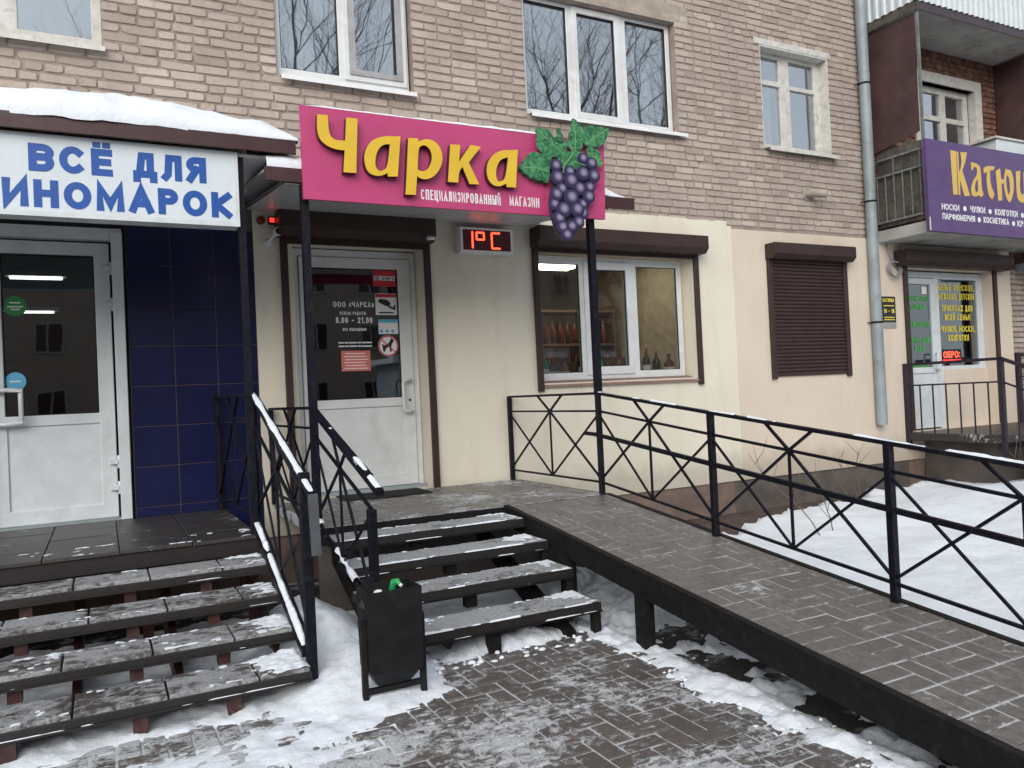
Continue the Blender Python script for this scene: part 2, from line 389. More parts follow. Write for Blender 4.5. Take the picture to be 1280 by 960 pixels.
for n,(w,(x,y,k)) in enumerate(cand):
    q = random.randrange(3); dz = random.gauss(0,.0016); rx,ry = random.gauss(0,.008),random.gauss(0,.008)
    if n < 290 and w < 90: place('paver', pme[k][q], (x,y,dz), pave, rot=(rx,ry,random.gauss(0,.006)))
    elif -7 < y: rest.add([(v[0]+x,v[1]+y,v[2]+dz) for v in pmb[k][q].v], pmb[k][q].f)
tag(rest.build('paver_field', M['paver_s'], pave), kind='stuff')

def hfield(name, m, x0,x1,y0,y1,st,fn, kind='stuff', label=None, cat=None, cut=-.061):
    nx,ny = int((x1-x0)/st),int((y1-y0)/st); vs=[]; hs=[]
    for j in range(ny+1):
        for i in range(nx+1):
            x,y = x0+i*st,y0+j*st; h = fn(x,y); vs.append((x,y,h)); hs.append(h)
    fs = []
    for j in range(ny):
        for i in range(nx):
            a = j*(nx+1)+i; q = (a,a+1,a+nx+2,a+nx+1)
            if max(hs[k] for k in q) > cut: fs.append(q)
    mb = MB(); mb.add(vs, fs, True); me = mb.mesh(name, m)
    bm = bmesh.new(); bm.from_mesh(me); bmesh.ops.delete(bm, geom=[v for v in bm.verts if not v.link_faces], context='VERTS'); bm.to_mesh(me); bm.free()
    o = bpy.data.objects.new(name, me); COL.objects.link(o); return tag(o, label, cat, kind=kind)
def ss(a,b,x):
    t = max(0,min(1,(x-a)/(b-a))); return t*t*(3-2*t)
def inband(v,a,b,s): return ss(a-s,a+s,v)*(1-ss(b-s,b+s,v))
def seg_d(px,py,a,b):
    ax,ay = a; bx,by = b; t = max(0,min(1,((px-ax)*(bx-ax)+(py-ay)*(by-ay))/((bx-ax)**2+(by-ay)**2)))
    return math.hypot(px-ax-t*(bx-ax), py-ay-t*(by-ay))
def snow_h(x,y):
    n1 = fbm(x*2.2,y*2.2,3,4); n2 = fbm(x*8,y*8,7,5); n3 = fbm(x*30,y*30,1,4)
    side = (x-1.28)*.805-(y+3.2)*.593 + .22*n1 + .05*n2          # >0 on the swept paving
    tr = 1-ss(-.22,.16,side)
    b0 = -.055*ss(2.60,2.85,x)                                   # no paving under the ramp: lower base
    h = -.030+b0+.036*tr + (.013*n2+.006*n3)*(.35+.65*tr)
    patch = math.exp(-(((x-.16)/.42)**2+((y+3.06)/.13)**2)); h -= .03*patch*tr; h += .004*tr*ss(-2.98,-2.85,y)*(1 if x < .8 else 0)
    # bank against the left stairs
    h += tr*.012*ss(-3.0,-2.75,y)*(1+.5*n2) if x < 1 else 0
    # heap between the two stairs and round the bin
    dg = seg_d(x,y,(1.05,-1.8),(1.08,-2.95)); h = max(h, -.03+b0+(.20*math.exp(-(dg/.28)**2)*ss(-3.2,-2.2,y)+.085*math.exp(-(dg/.40)**2))*(1+.25*n1)+.014*n2+.005*n3)
    # ridge in front of the right stairs
    dr = seg_d(x,y,(1.3,-2.74),(2.5,-2.64)); h = max(h, -.038+b0+.075*math.exp(-(dr/.17)**2)*(1+.5*n1)+.026*n2+.014*n3)
    # ridge along the ramp
    db = seg_d(x,y,(2.60,-2.7),(2.57,-5.3)); k = .056-.007*max(0,-y-3.4); h = max(h, -.036+b0+k*math.exp(-(db/.19)**2)*(1+.5*n1)+.020*n2+.012*n3)
    # patchy remains under the ramp
    if x > 2.62: h = max(h, -.066+.05*n1+.05*n2+.012*n3+.09*ss(-3.0,-2.2,y)) if x > 2.75 else h
    return h
hfield('snow', M['snow'], -2.6,3.5,-6.2,-1.2,.02, snow_h, kind='stuff')
def yard_h(x,y):
    n1 = fbm(x*.7,y*.7,5,4); n2 = fbm(x*3,y*3,2,5); n3 = fbm(x*12,y*12,9,4)
    h = .10+.05*n1+.022*n2+.013*n3 + .22*ss(5.5,9,x)*ss(-.8,-2.2,y)
    edge = -1.35+.65*ss(4.6,6.2,x)+.42*ss(6.2,8.8,x)+.22*n2
    h -= .22*ss(edge-.10,edge+.10,y)
    if x < 3.75: h -= .1*ss(3.75,3.5,x)
    return max(h,-.2)
hfield('yard_snow', M['snow_clean'], 3.52,14.5,-8,-.02,.06, yard_h, kind='stuff', cut=-.055)

# ---------------------------------------------------------------- apartment building
bld = thing('apartment_building', 'beige brick apartment building with cream plastered shop floor behind the stairs', 'building', (4,0,0))
OP = {  # openings x0,x1,z0,z1
 'd1': (-1.0,.175,.62,2.86), 'd2': (1.43,2.66,.62,2.82), 'w': (3.86,5.83,1.53,2.86), 'd3': (9.42,11.25,.70,2.86),
 'u0': (-1.1,.10,4.27,5.75), 'u1': (1.42,2.66,4.25,5.75), 'u2': (3.84,5.76,4.22,5.46), 'us': (7.02,8.16,4.20,5.42), 'ub': (9.95,11.14,4.1,5.42)}
UP = [OP[k] for k in ('u0','u1','u2','us','ub')]
# mortar core of the upper wall, with the window openings through it
mm,t,b = nodes('mortar')
L(t, mix(t, rng(t, noi(t, 7, 8, .65), .35, .68), (.25,.205,.178), (.335,.285,.25)), b.inputs['Base Color']); b.inputs['Roughness'].default_value = .95
L(t, bump(t, noi(t, 70, 8, .7), .7, .012), b.inputs['Normal'])
wall = MB().holed(-3.2,8.88,3.2,6.75,.004,.30,UP[:4]).build('brick_wall', mm, bld)
# bricks
def brickmat(name, island):
    m,t,b = nodes(name)
    rnd = pos(t).node.outputs['Random Per Island'] if island else N(t,'ShaderNodeObjectInfo').outputs['Random']
    cr = N(t,'ShaderNodeValToRGB'); L(t, rnd, cr.inputs[0]); e = cr.color_ramp.elements
    e[0].position = 0; e[0].color = (.31,.247,.205,1); e[1].position = 1; e[1].color = (.53,.46,.395,1)
    for p,c in ((.25,(.41,.338,.288,1)),(.55,(.455,.38,.325,1)),(.8,(.41,.335,.29,1))):
        x = e.new(p); x.color = c
    c = mix(t, rng(t, noi(t, 1.1, 5, .6), .35, .7), cr.outputs[0], (.37,.305,.265))
    c = mix(t, mth(t,'MULTIPLY', rng(t, noi(t, 26, 8, .7), .5, .75), .5), c, (.19,.15,.13))
    c = mix(t, mth(t,'MULTIPLY', rng(t, noi(t, 3.5, 6, .7), .58, .78), .35), c, (.46,.42,.38))
    mp = N(t,'ShaderNodeMapping'); mp.inputs['Scale'].default_value = (2.6,1,.22); L(t,pos(t),mp.inputs[0])
    c = mix(t, mth(t,'MULTIPLY', rng(t, noi(t, 1.5, 5, .65, vec=mp.outputs[0]), .5, .72), .45), c, (.24,.195,.17))
    L(t, c, b.inputs['Base Color']); b.inputs['Roughness'].default_value = .9
    L(t, bump(t, mth(t,'ADD', noi(t, 55, 8, .65), mth(t,'MULTIPLY', noi(t, 14, 3), .8)), .55, .008), b.inputs['Normal']); return m
M['brick'] = brickmat('silicate_brick', False); M['brick_s'] = brickmat('silicate_brick_mass', True)
M['brick_o'] = basic('orange_painted_brick', (.15,.068,.045), .85, var=.3, scale=9, dirt=((.32,.22,.17),9,.6), bmp=.4)
rb = random.Random(11)
def brick_mb(w, h=.060):
    mb = MB(); a,c = w/2, h/2; pts = []
    for sx,sz in ((-1,-1),(1,-1),(1,1),(-1,1)):
        k1,k2 = rb.choice((.008,.012,.020,.034))*rb.uniform(.7,1.2), rb.choice((.006,.010,.016))*rb.uniform(.7,1.2)
        A = (sx*(a-k1), sz*c); B = (sx*a, sz*(c-k2)); pts += ([B,A] if sx*sz > 0 else [A,B]) if False else ([A,B] if (sx,sz) in ((1,-1),(-1,1)) else [B,A])
    j = lambda: rb.uniform(-.003,.003)
    pts = [(x+j(),z+j()) for x,z in pts]; n = len(pts); pr = rb.uniform(.002,.008)
    vs = [(x,.008,z) for x,z in pts]+[(x,-pr+.006,z) for x,z in pts]+[(x*.965,-pr+rb.uniform(-.0012,.0012),z*.90) for x,z in pts]
    fs = [(i,(i+1)%n,n+(i+1)%n,n+i) for i in range(n)]+[(n+i,n+(i+1)%n,2*n+(i+1)%n,2*n+i) for i in range(n)]+[tuple(range(2*n,3*n))]
    return mb.add(vs, fs)
bmbs = {'s':[brick_mb(.246) for _ in range(12)], 'h':[brick_mb(.116) for _ in range(8)]}
bmes = {k:[q.mesh('brick', M['brick']) for q in v] for k,v in bmbs.items()}
NW = {'s':.246,'h':.116}
def brick_rows(x0,x1,z0,z1,holes):
    out = []; r = 0; z = z0+.0385
    while z < z1:
        bands = [(h[0]-.0,h[1]) for h in holes if h[2]-.03 < z < h[3]+.03]
        segs = [(x0,x1)]
        for a,c in bands:
            segs = [q for p in segs for q in ((p[0],min(p[1],a)),(max(p[0],c),p[1])) if q[1]-q[0] > .05]
        hdr = r % 4 == 1
        for a,c in segs:
            x = a + (0 if a > x0 else -rb.uniform(0,.2))
            first = True
            while x < c-.04:
                k = 'h' if (rb.random() < (.8 if hdr else .16) or (first and r % 2 and a > x0)) else 's'
                first = False; w = NW[k]*rb.uniform(.97,1.03); 
                if x+w > c-.055: w = c-x-.004
                if w > .05:
                    kk = 's' if w > .18 else 'h'; out.append((x+w/2, z+rb.gauss(0,.0024)+.005*fbm(x*.9,r*.13,2,2), kk, w/NW[kk]))
                x += w+rb.uniform(.011,.020)
        z += .0772; r += 1
    return out
br = brick_rows(-2.0,8.87,3.245,6.72,UP[:4])
def hidden(x,z):   # behind awnings, signs and pipe
    return (x < 1.3 and z < 3.75) or (1.0 < x < 3.9 and z < 3.62 and False)
def bscore(x,z):
    v = Vector((x,0,z))-camo.location; w = v.dot(f_); px,py = 640+988*v.dot(r_)/w, 480-988*v.dot(u_)/w
    return w+(50 if (px<-15 or px>1290 or py<-6 or hidden(x,z)) else 0)+(50 if (375<px<757 and 131+.105*(px-375)<py<262) else 0)
br.sort(key=lambda q: bscore(q[0],q[1])+(1.5 if q[2]=='h' else 0)); mass = MB()
for n,(x,z,k,sc) in enumerate(br):
    q = rb.randrange(len(bmbs[k])); fl = rb.choice((1,-1))
    if n < 295: place('brick', bmes[k][q], (x,0,z), wall, scale=(sc,1,1), rot=(0,rb.gauss(0,.006),0))
    else: mass.add([(v[0]*sc+x,v[1],v[2]+z) for v in bmbs[k][q].v], bmbs[k][q].f)
tag(mass.build('brick_field', M['brick_s'], wall), kind='stuff')
# brickwork round the balcony and past the plaster's right end
wall2 = MB().holed(8.88,13.6,2.95,6.75,.014,.30,[OP['ub']]).build('balcony_wall', M['brick_o'], bld)
mass = MB()
for x,z,k,sc in brick_rows(9.0,13.5,3.3,6.7,[(9.80,11.30,4.05,5.62)]):
    q = rb.randrange(len(bmbs[k])); mass.add([(v[0]*sc+x,v[1]+.004,v[2]+z) for v in bmbs[k][q].v], bmbs[k][q].f)
tag(mass.build('brick_field', M['brick_o'], wall2), kind='stuff')
wall3 = box('end_wall', mm, bld, 11.70,16,.03,.30,-.1,2.95)
mass = MB()
for x,z,k,sc in brick_rows(11.72,15.5,.3,2.94,[]):
    q = rb.randrange(len(bmbs[k])); mass.add([(v[0]*sc+x,v[1]+.016,v[2]+z) for v in bmbs[k][q].v], bmbs[k][q].f)
tag(mass.build('brick_field', M['brick_s'], wall3), kind='stuff')
# storeys above the picture
M['brickfar'],t,b = nodes('brickwork_above')
bt = N(t,'ShaderNodeTexBrick'); bt.inputs['Scale'].default_value = 1; bt.inputs['Brick Width'].default_value = .26; bt.inputs['Row Height'].default_value = .077; bt.inputs['Mortar Size'].default_value = .008
bt.inputs['Color1'].default_value = (.33,.26,.21,1); bt.inputs['Color2'].default_value = (.38,.31,.26,1); bt.inputs['Mortar'].default_value = (.17,.13,.11,1)
cx = N(t,'ShaderNodeCombineXYZ'); sx = N(t,'ShaderNodeSeparateXYZ'); L(t,pos(t),sx.inputs[0]); L(t,sx.outputs[0],cx.inputs[0]); L(t,sx.outputs[2],cx.inputs[1]); L(t,cx.outputs[0],bt.inputs['Vector']); L(t,bt.outputs[0],b.inputs['Base Color']); b.inputs['Roughness'].default_value = .9
box('upper_storeys', M['brickfar'], bld, -14,22,.0,9,6.76,12.5)
box('side_wall', M['brickfar'], bld, -14,-3.21,.0,9,0,6.75)
box('far_wall', M['brickfar'], bld, 16.01,22,.0,9,0,6.75)
box('back_wall', M['brickfar'], bld, -3.2,16,8.7,9,0,6.75)
# plaster
def plaster(name, col, dcol):
    m,t,b = nodes(name)
    c = mix(t, rng(t, noi(t, 1.3, 6, .6), .3, .7), col, tuple(v*.93 for v in col))
    mp = N(t,'ShaderNodeMapping'); mp.inputs['Scale'].default_value = (3,3,.5); L(t,pos(t),mp.inputs[0])
    c = mix(t, mth(t,'MULTIPLY', rng(t, noi(t, 1.6, 8, .65, vec=mp.outputs[0]), .48, .74), .42), c, dcol)
    sx = N(t,'ShaderNodeSeparateXYZ'); L(t,pos(t),sx.inputs[0])
    zz = mth(t,'ADD', sx.outputs[2], mth(t,'MULTIPLY', noi(t, 5, 6, .65), .35))
    c = mix(t, rng(t, zz, .62, .92, .55, 0), c, tuple(v*.62 for v in dcol))       # splashed dirt near the foot
    L(t, c, b.inputs['Base Color']); b.inputs['Roughness'].default_value = .85
    L(t, bump(t, mth(t,'ADD', noi(t, 45, 6, .6), mth(t,'MULTIPLY', noi(t, 4, 3), 1.5)), .22, .01), b.inputs['Normal']); return m
M['cream'] = plaster('cream_plaster', (.70,.655,.545), (.56,.51,.41)); M['peach'] = plaster('peach_plaster', (.645,.555,.455), (.52,.44,.35))
pl = MB().holed(1.16,6.42,.345,3.235,-.022,.30,[OP['d2'],OP['w']])
pl.build('plaster_wall', M['cream'], bld, weld=True)
ed = MB(); n = 60   # ragged top edge of the cream plaster
for i in range(n):
    x = 3.75+(6.36-3.75)*i/n; h = .05+.035*fbm(x*3,0,2,4); ed.box(x,x+(6.36-3.75)/n,-.021,.011,3.235,3.235+h)
ed.build('plaster_edge', M['cream'], bld)
pr = MB().holed(6.42,11.70,.345,3.205,-.026,.30,[OP['d3']]).build('plaster_wall', M['peach'], bld, weld=True); pr['label'] = 'peach plaster right of the shop window'
M['plinth'] = basic('plinth_render', (.19,.132,.108), .85, var=.2, scale=2.5, dirt=((.10,.085,.075),2.2,.8), bmp=.35, bscale=30)
box('plinth', M['plinth'], bld, -3.2,16,-.004,.30,-.3,.343)
M['plinthdark'] = basic('dark_plinth', (.10,.085,.075), .9, var=.25, scale=3, bmp=.4)
o = box('plinth_patch', M['plinthdark'], bld, 6.3,9.3,-.0075,.0,-.3,.338)
box('earth_strip', basic('bare_earth', (.075,.05,.038), .95, var=.35, scale=8, bmp=.8, bscale=40), bld, 3.6,9.2,-1.9,-.008,-.3,-.015)
# blue tiled pier by the left door
M['tile'],t,b = nodes('navy_glazed_tile')
L(t, mix(t, rng(t, noi(t, 3, 4), .3, .7), (.006,.0085,.045), (.008,.011,.056)), b.inputs['Base Color'])
b.inputs['Roughness'].default_value = .22; L(t, bump(t, noi(t, 6, 2), .04, .01), b.inputs['Normal'])
M['grout'] = basic('pale_grout', (.12,.09,.105), .9)
cl = MB().box(.20,1.16,-.004,.29,.345,3.19).build('tile_cladding', M['grout'], bld)
tile = MB(); w2,h2 = .3165/2-.0025,.3125/2-.0025
tile.add([(-w2,0,-h2),(w2,0,-h2),(w2,0,h2),(-w2,0,h2),(-w2,-.008,-h2),(w2,-.008,-h2),(w2,-.008,h2),(-w2,-.008,h2),(-w2+.002,-.010,-h2+.002),(w2-.002,-.010,-h2+.002),(w2-.002,-.010,h2-.002),(-w2+.002,-.010,h2-.002)],
  [(0,1,5,4),(1,2,6,5),(2,3,7,6),(3,0,4,7),(4,5,9,8),(5,6,10,9),(6,7,11,10),(7,4,8,11),(8,9,10,11)])
tme = tile.mesh('tile', M['tile'])
for i in range(3):
    for j in range(9):
        z = .535+.3145*j-.3145*.5+.157
        if z+h2 > 3.19: continue
        place('tile', tme, (.20+.16+i*.32, -.004, z), cl, rot=(rb.gauss(0,.002),0,rb.gauss(0,.002)))
box('pier_core', M['dark'], bld, .176,.199,.05,.29,.345,3.19)
box('door_lintel', M['dark'], bld, -3.2,.199,.06,.29,2.87,3.19)
box('door_side', M['dark'], bld, -3.2,-1.0,.02,.29,.345,2.869)

# rooms behind the glass
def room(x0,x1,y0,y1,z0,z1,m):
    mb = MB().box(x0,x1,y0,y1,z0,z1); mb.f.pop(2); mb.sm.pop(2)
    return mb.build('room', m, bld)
room(-1.6,1.1,.31,4,.60,3.12,M['dark']); room(1.2,3.3,.31,4.2,.60,3.15,M['dark']); room(3.42,6.5,.31,4.2,.60,3.15,M['shopwall']); room(9.3,11.6,.31,3,.68,3.12,M['dark'])  # middle-door room added as a separate dark-walled box to keep its glass dark
for k in ('u0','u1','u2','us','ub'):
    o = OP[k]; room(o[0]-.15,o[1]+.15,.31,2.2,o[2]-.2,o[3]+.2,M['roomwall'])
def curtain(win, x0,x1,z0,z1,y,m,amp=.03,per=.11):
    mb = MB(); n = int((x1-x0)/.012); vs=[]
    for i in range(n+1):
        x = x0+(x1-x0)*i/n; yy = y+amp*math.sin(2*math.pi*x/per+1.5*fbm(x*3,1))+.4*amp*math.sin(2*math.pi*x/(per*.37)); vs += [(x,yy,z0),(x,yy,z1)]
    mb.add(vs, [(2*i,2*i+2,2*i+3,2*i+1) for i in range(n)], True); return mb.build('curtain', m, win)
def pane(win, x0,x1,z0,z1,y,m): return MB().box(x0,x1,y,y+.006,z0,z1).build('pane', m, win)
def gasket(win,x0,x1,z0,z1,y): return MB().holed(x0-.001,x1+.001,z0-.001,z1+.001,y-.0015,y+.012,[(x0+.007,x1-.007,z0+.007,z1-.007)]).build('gasket', M['rubber'], win)
def window(op, y, frame_m, glass_m, panes, sashes=(), label=None, fd=.06):
    w = MB().holed(op[0],op[1],op[2],op[3],y,y+fd,list(panes)+[p for _,p in sashes]).build('window', frame_m, bld, bevel=.004)
    if label: w['label'] = label
    for p in panes: pane(w,*p,y+.028,glass_m); gasket(w,*p,y+.012) if frame_m in (M['pvc'],M['pvc2']) else None
    for s,p in sashes:
        MB().holed(*s,y-.016,y+.03,[p]).build('sash', frame_m, w, bevel=.004)
        pane(w,*p,y+.022,glass_m); gasket(w,*p,y+.004)
    return w
def sill(w, x0,x1,z,m,y1=.1,out=-.07,drop=.035):
    mb = MB(); mb.hexa([(x0,out,z-.025),(x1,out,z-.025),(x1,y1,z-.006),(x0,y1,z-.006)],[(x0,out,z-.022),(x1,out,z-.022),(x1,y1,z),(x0,y1,z)])
    mb.box(x0,x1,out-.003,out,z-.025-drop,z-.022); return mb.build('sill', m, w)
# upper windows
w0 = window((-1.1,.10,4.28,5.75), .09, M['oldwhite'], M['glass_up'], [(-1.0,-.58,4.36,5.68),(-.465,.028,4.36,5.68)], label='old wooden window with a pale curtain, upper left')
sill(w0,-1.16,.115,4.275,M['oldwhite']); curtain(w0,-1.1,.1,4.25,5.75,.42,M['curtain'],.012,.3)
M['net'] = basic('insect_screen', (.10,.10,.105), .8, var=.1)
w1 = window((1.42,2.64,4.27,5.75), .08, M['pvc'], M['glass_up'], [(1.475,1.985,4.355,5.69)], [((2.03,2.62,4.325,5.73),(2.085,2.565,4.385,5.68))])
sill(w1,1.44,2.66,4.262,M['white']); curtain(w1,1.42,2.02,4.25,5.75,.45,M['curtain'])
MB().holed(2.075,2.575,4.375,5.69,.052,.062,[(2.135,2.52,4.425,5.65)]).build('screen_frame', M['grey'], w1)
w2 = window((3.86,5.75,4.245,5.46), .09, M['pvc'], M['glass_up'], [(3.91,4.405,4.31,5.42),(5.155,5.695,4.315,5.42)], [((4.47,5.075,4.275,5.45),(4.53,5.005,4.345,5.385))])
sill(w2,3.86,5.82,4.235,M['white']); curtain(w2,5.45,5.74,4.24,5.45,.4,M['curtain'])
M['concrete'] = basic('lintel_concrete', (.34,.30,.25), .9, var=.15, scale=5, dirt=((.2,.17,.15),7,.6), bmp=.4)
box('lintel', M['concrete'], bld, 3.72,5.95,-.006,.25,5.462,5.66); 
y = .12
ws = window((7.06,8.15,4.235,5.42), y, M['oldwhite'], M['glass_up'], [(7.14,7.455,5.08,5.36),(7.14,7.455,4.30,5.02),(7.62,8.05,5.06,5.36),(7.62,8.05,4.30,5.01)], label='old wooden casement window with small top lights')
sill(ws,7.03,8.2,4.215,M['oldwhite'],out=-.09); curtain(ws,7.1,7.5,4.24,5.4,.34,M['curtain']); curtain(ws,7.62,7.8,4.24,5.4,.34,M['curtain'],.015)
mb = MB().holed(7.02,8.16,4.2,5.43,-.006,.125,[(7.03,8.145,4.19,5.41)]); mb.box(6.93,8.2,-.012,-.004,5.43,5.50); mb.build('reveal_paint', M['oldwhite'], ws)
wb = window((9.97,11.12,4.1,5.42), .1, M['oldwhite'], M['glass_up'], [(10.06,10.5,5.02,5.33),(10.06,10.5,4.2,4.95),(10.62,11.03,5.02,5.33),(10.62,11.03,4.2,4.95)], label='old wooden window inside the balcony')
MB().holed(9.82,11.28,4.08,5.56,-.012,.10,[(9.96,11.13,4.0,5.42)]).build('reveal_paint', M['oldwhite'], wb); curtain(wb,10.1,10.35,4.1,5.4,.34,M['curtain'])
# shop window
wp = [(3.935,4.435,1.63,2.755),(5.165,5.715,1.63,2.755)]
wl = window((3.88,5.78,1.555,2.83), .12, M['pvc'], M['glass'], wp, [((4.485,5.09,1.60,2.79),(4.555,5.02,1.685,2.705))], label='three-light white shop window')
st = MB().hexa([(3.86,-.05,1.49),(5.83,-.05,1.49),(5.83,.14,1.53),(3.86,.14,1.53)],[(3.86,-.05,1.50),(5.83,-.05,1.50),(5.83,.14,1.552),(3.86,.14,1.552)]).build('sill', M['grout'], wl)
M['silltile'] = basic('brown_sill_tile', (.24,.14,.115), .5, var=.2, scale=4)
for i in range(14):
    x = 3.87+i*.14; MB().hexa([(x+.003,-.056,1.488),(x+.137,-.056,1.488),(x+.137,.13,1.548),(x+.003,.13,1.548)],[(x+.003,-.056,1.507),(x+.137,-.056,1.507),(x+.137,.13,1.558),(x+.003,.13,1.558)]).build('sill_tile', M['silltile'], wl)
box('inner_sill', M['white'], wl, 3.86,5.83,.19,.62,1.52,1.56)

# ---- doors
def hinge(d, x, y, z, m): MB().box(x-.012,x+.05,y-.03,y+.004,z-.018,z+.018).lathe((x+.052,y-.012,z),[(.0001,-.05),(.013,-.05),(.013,.05),(.0001,.05)],8).build('hinge', m, d, bevel=.003)
def pull(d, x0, x1, z0, z1, y, m, r=.014, name='door_handle'):
    return MB().tube([(x1,y,z1),(x1,y-.06,z1),((x1+x0)/2,y-.065,z1),(x0+.012,y-.065,z1-.004),(x0,y-.065,z1-.03),(x0,y-.065,z0+.03),(x0+.012,y-.065,z0+.004),((x1+x0)/2,y-.065,z0),(x1,y-.06,z0),(x1,y,z0)],r,8).build(name, m, d)
# left door
d1 = MB().holed(-1.0,.175,.62,2.86,-.02,.10,[(-.76,.10,.60,2.77)]).build('shop_door', M['pvc2'], bld, bevel=.004); d1['label'] = 'white plastic door under the white and blue sign'
MB().box(.10,.178,-.045,-.0205,.62,2.83).build('door_casing', M['pvc2'], d1, bevel=.004)
yl = .05
MB().holed(-.74,.085,.635,2.755,yl,yl+.07,[(-.635,-.022,1.445,2.655),(-.625,-.022,.745,1.365)]).build('door_leaf', M['pvc2'], d1, bevel=.005)
pane(d1,-.635,-.022,1.445,2.655,yl+.03,M['glass']); gasket(d1,-.635,-.022,1.445,2.655,yl+.012)
box('door_panel', M['pvc2'], d1, -.625,-.022,yl+.014,yl+.05,.745,1.365)
for z in (2.56,2.28,1.06,.86): hinge(d1,.045,yl,z,M['pvc2'])
pull(d1,-.53,-.70,1.39,1.64,yl,M['pvc2'],.017)
box('threshold', M['galv'], d1, -.76,.10,-.03,.12,.618,.634)
def disc(d,name,x,z,r,y,m): return MB().prism([(x+r*math.cos(2*math.pi*k/24),z+r*math.sin(2*math.pi*k/24)) for k in range(24)],y-.002,y).build(name,m,d)
disc(d1,'sticker',-.55,2.265,.075,yl+.028,M['green']); disc(d1,'sticker',-.565,1.705,.068,yl+.028,M['bluecard'])
for x,z,w in ((-.585,2.285,.07),(-.60,2.255,.10),(-.58,2.235,.06),(-.60,1.70,.07)): MB().box(x,x+w,yl+.0245,yl+.0255,z,z+.010).build('print_line', M['whitetext'], d1)
# middle door
d2y = .17
d2 = MB().holed(1.50,2.655,.62,2.81,d2y+.02,d2y+.09,[(1.565,2.60,.60,2.745)]).build('shop_door', M['pvc'], bld, bevel=.004); d2['label'] = 'white half-glazed door with opening hours on the glass'
MB().holed(1.57,2.595,.65,2.74,d2y,d2y+.07,[(1.655,2.475,1.46,2.645),(1.65,2.485,.76,1.38)]).build('door_leaf', M['pvc'], d2, bevel=.005)
pane(d2,1.655,2.475,1.46,2.645,d2y+.03,M['glass']); gasket(d2,1.655,2.475,1.46,2.645,d2y+.012)
box('door_panel', M['pvc'], d2, 1.65,2.485,d2y+.015,d2y+.05,.76,1.38)
pull(d2,2.46,2.54,1.33,1.62,d2y,M['pvc'],.015); disc(d2,'keyhole',2.545,1.43,.012,d2y-.001,M['blackprint'])
box('threshold', M['galv'], d2, 1.5,2.655,d2y-.06,d2y+.10,.619,.648)
box('door_jamb', M['cream'], d2, 1.425,1.499,.06,.30,.60,2.83)
gy = d2y+.028
letters('ООО «ЧАРКА»',1.865,2.295,.05,.009,gy,.001,M['whitetext'],d2,width=.38,single='lettering')
letters('РЕЖИМ РАБОТЫ',1.925,2.225,.03,.005,gy,.001,M['whitetext'],d2,width=.24,single='lettering')
letters('8.00 - 21.00',1.885,2.15,.055,.010,gy,.001,M['whitetext'],d2,width=.34,single='lettering')
letters('БЕЗ ВЫХОДНЫХ',1.945,2.08,.026,.005,gy,.001,M['whitetext'],d2,width=.22,single='lettering')
for k in range(2):
    for i,(a,c) in enumerate(((0,.055),(.062,.09),(.098,.17),(.178,.21),(.218,.31))): MB().box(1.90+a,1.90+c,gy-.001,gy,1.967-.032*k,1.979-.032*k).build('print_line', M['whitetext'], d2)
def card(d,name,x0,x1,z0,z1,y,m): return MB().box(x0,x1,y-.002,y,z0,z1).build(name,m,d)
s = card(d2,'sticker',2.245,2.465,2.49,2.64,gy,M['red']); card(d2,'sticker_band',2.255,2.455,2.545,2.585,gy-.003,M['whitetext']); letters('ОМЕГА',2.33,2.551,.026,.006,gy-.0055,.0006,M['blackprint'],d2,width=.12,single='lettering'); disc(d2,'sticker_emblem',2.285,2.565,.024,gy-.0055,M['grey'])
card(d2,'sticker',2.26,2.465,2.225,2.425,gy,M['whitetext']); card(d2,'sticker_band',2.262,2.463,2.39,2.42,gy-.003,M['red'])
mb = MB().prism([(2.285,2.345),(2.30,2.375),(2.375,2.365),(2.405,2.335),(2.39,2.30),(2.345,2.315)],gy-.004,gy-.002); mb.prism([(2.39,2.315),(2.43,2.295),(2.44,2.32),(2.45,2.32),(2.45,2.275),(2.43,2.275),(2.385,2.295)],gy-.0042,gy-.002); mb.build('sticker_symbol', M['blackprint'], d2)
MB().box(2.29,2.43,gy-.0035,gy-.002,2.24,2.253).build('print_line', M['blackprint'], d2)
card(d2,'sticker',2.28,2.47,2.05,2.185,gy,M['whitetext']); card(d2,'sticker_band',2.28,2.47,2.155,2.1855,gy-.003,M['bluecard'])
for k in range(3): disc(d2,'sticker_dot',2.305+.055*k,2.075,.016,gy-.003,M['bluecard'])
disc(d2,'sticker',2.365,1.94,.098,gy,M['whitetext'])
ringm = MB(); ribbon(ringm, arc(2.365,1.94,.09,.09,0,360,32), .012, gy-.004, gy-.002); ribbon(ringm, [(2.30,2.0),(2.43,1.88)], .009, gy-.0046, gy-.0025); ringm.build('sticker_ring', M['red'], d2)
MB().prism([(2.315,1.885),(2.33,1.885),(2.345,1.92),(2.375,1.93),(2.38,1.885),(2.395,1.885),(2.395,1.945),(2.41,1.975),(2.425,1.985),(2.41,2.0),(2.395,2.015),(2.385,1.99),(2.37,1.965),(2.325,1.945),(2.305,1.96),(2.31,1.93)],gy-.0042,gy-.002).build('sticker_symbol', M['blackprint'], d2)
card(d2,'notice',1.92,2.19,1.715,1.90,gy,M['salmon'])
for k in range(6): card(d2,'notice_line',1.945+.01*(k%2),2.165-.012*(k%3),1.735+.027*k,1.743+.027*k,gy-.0025,M['whitetext'])
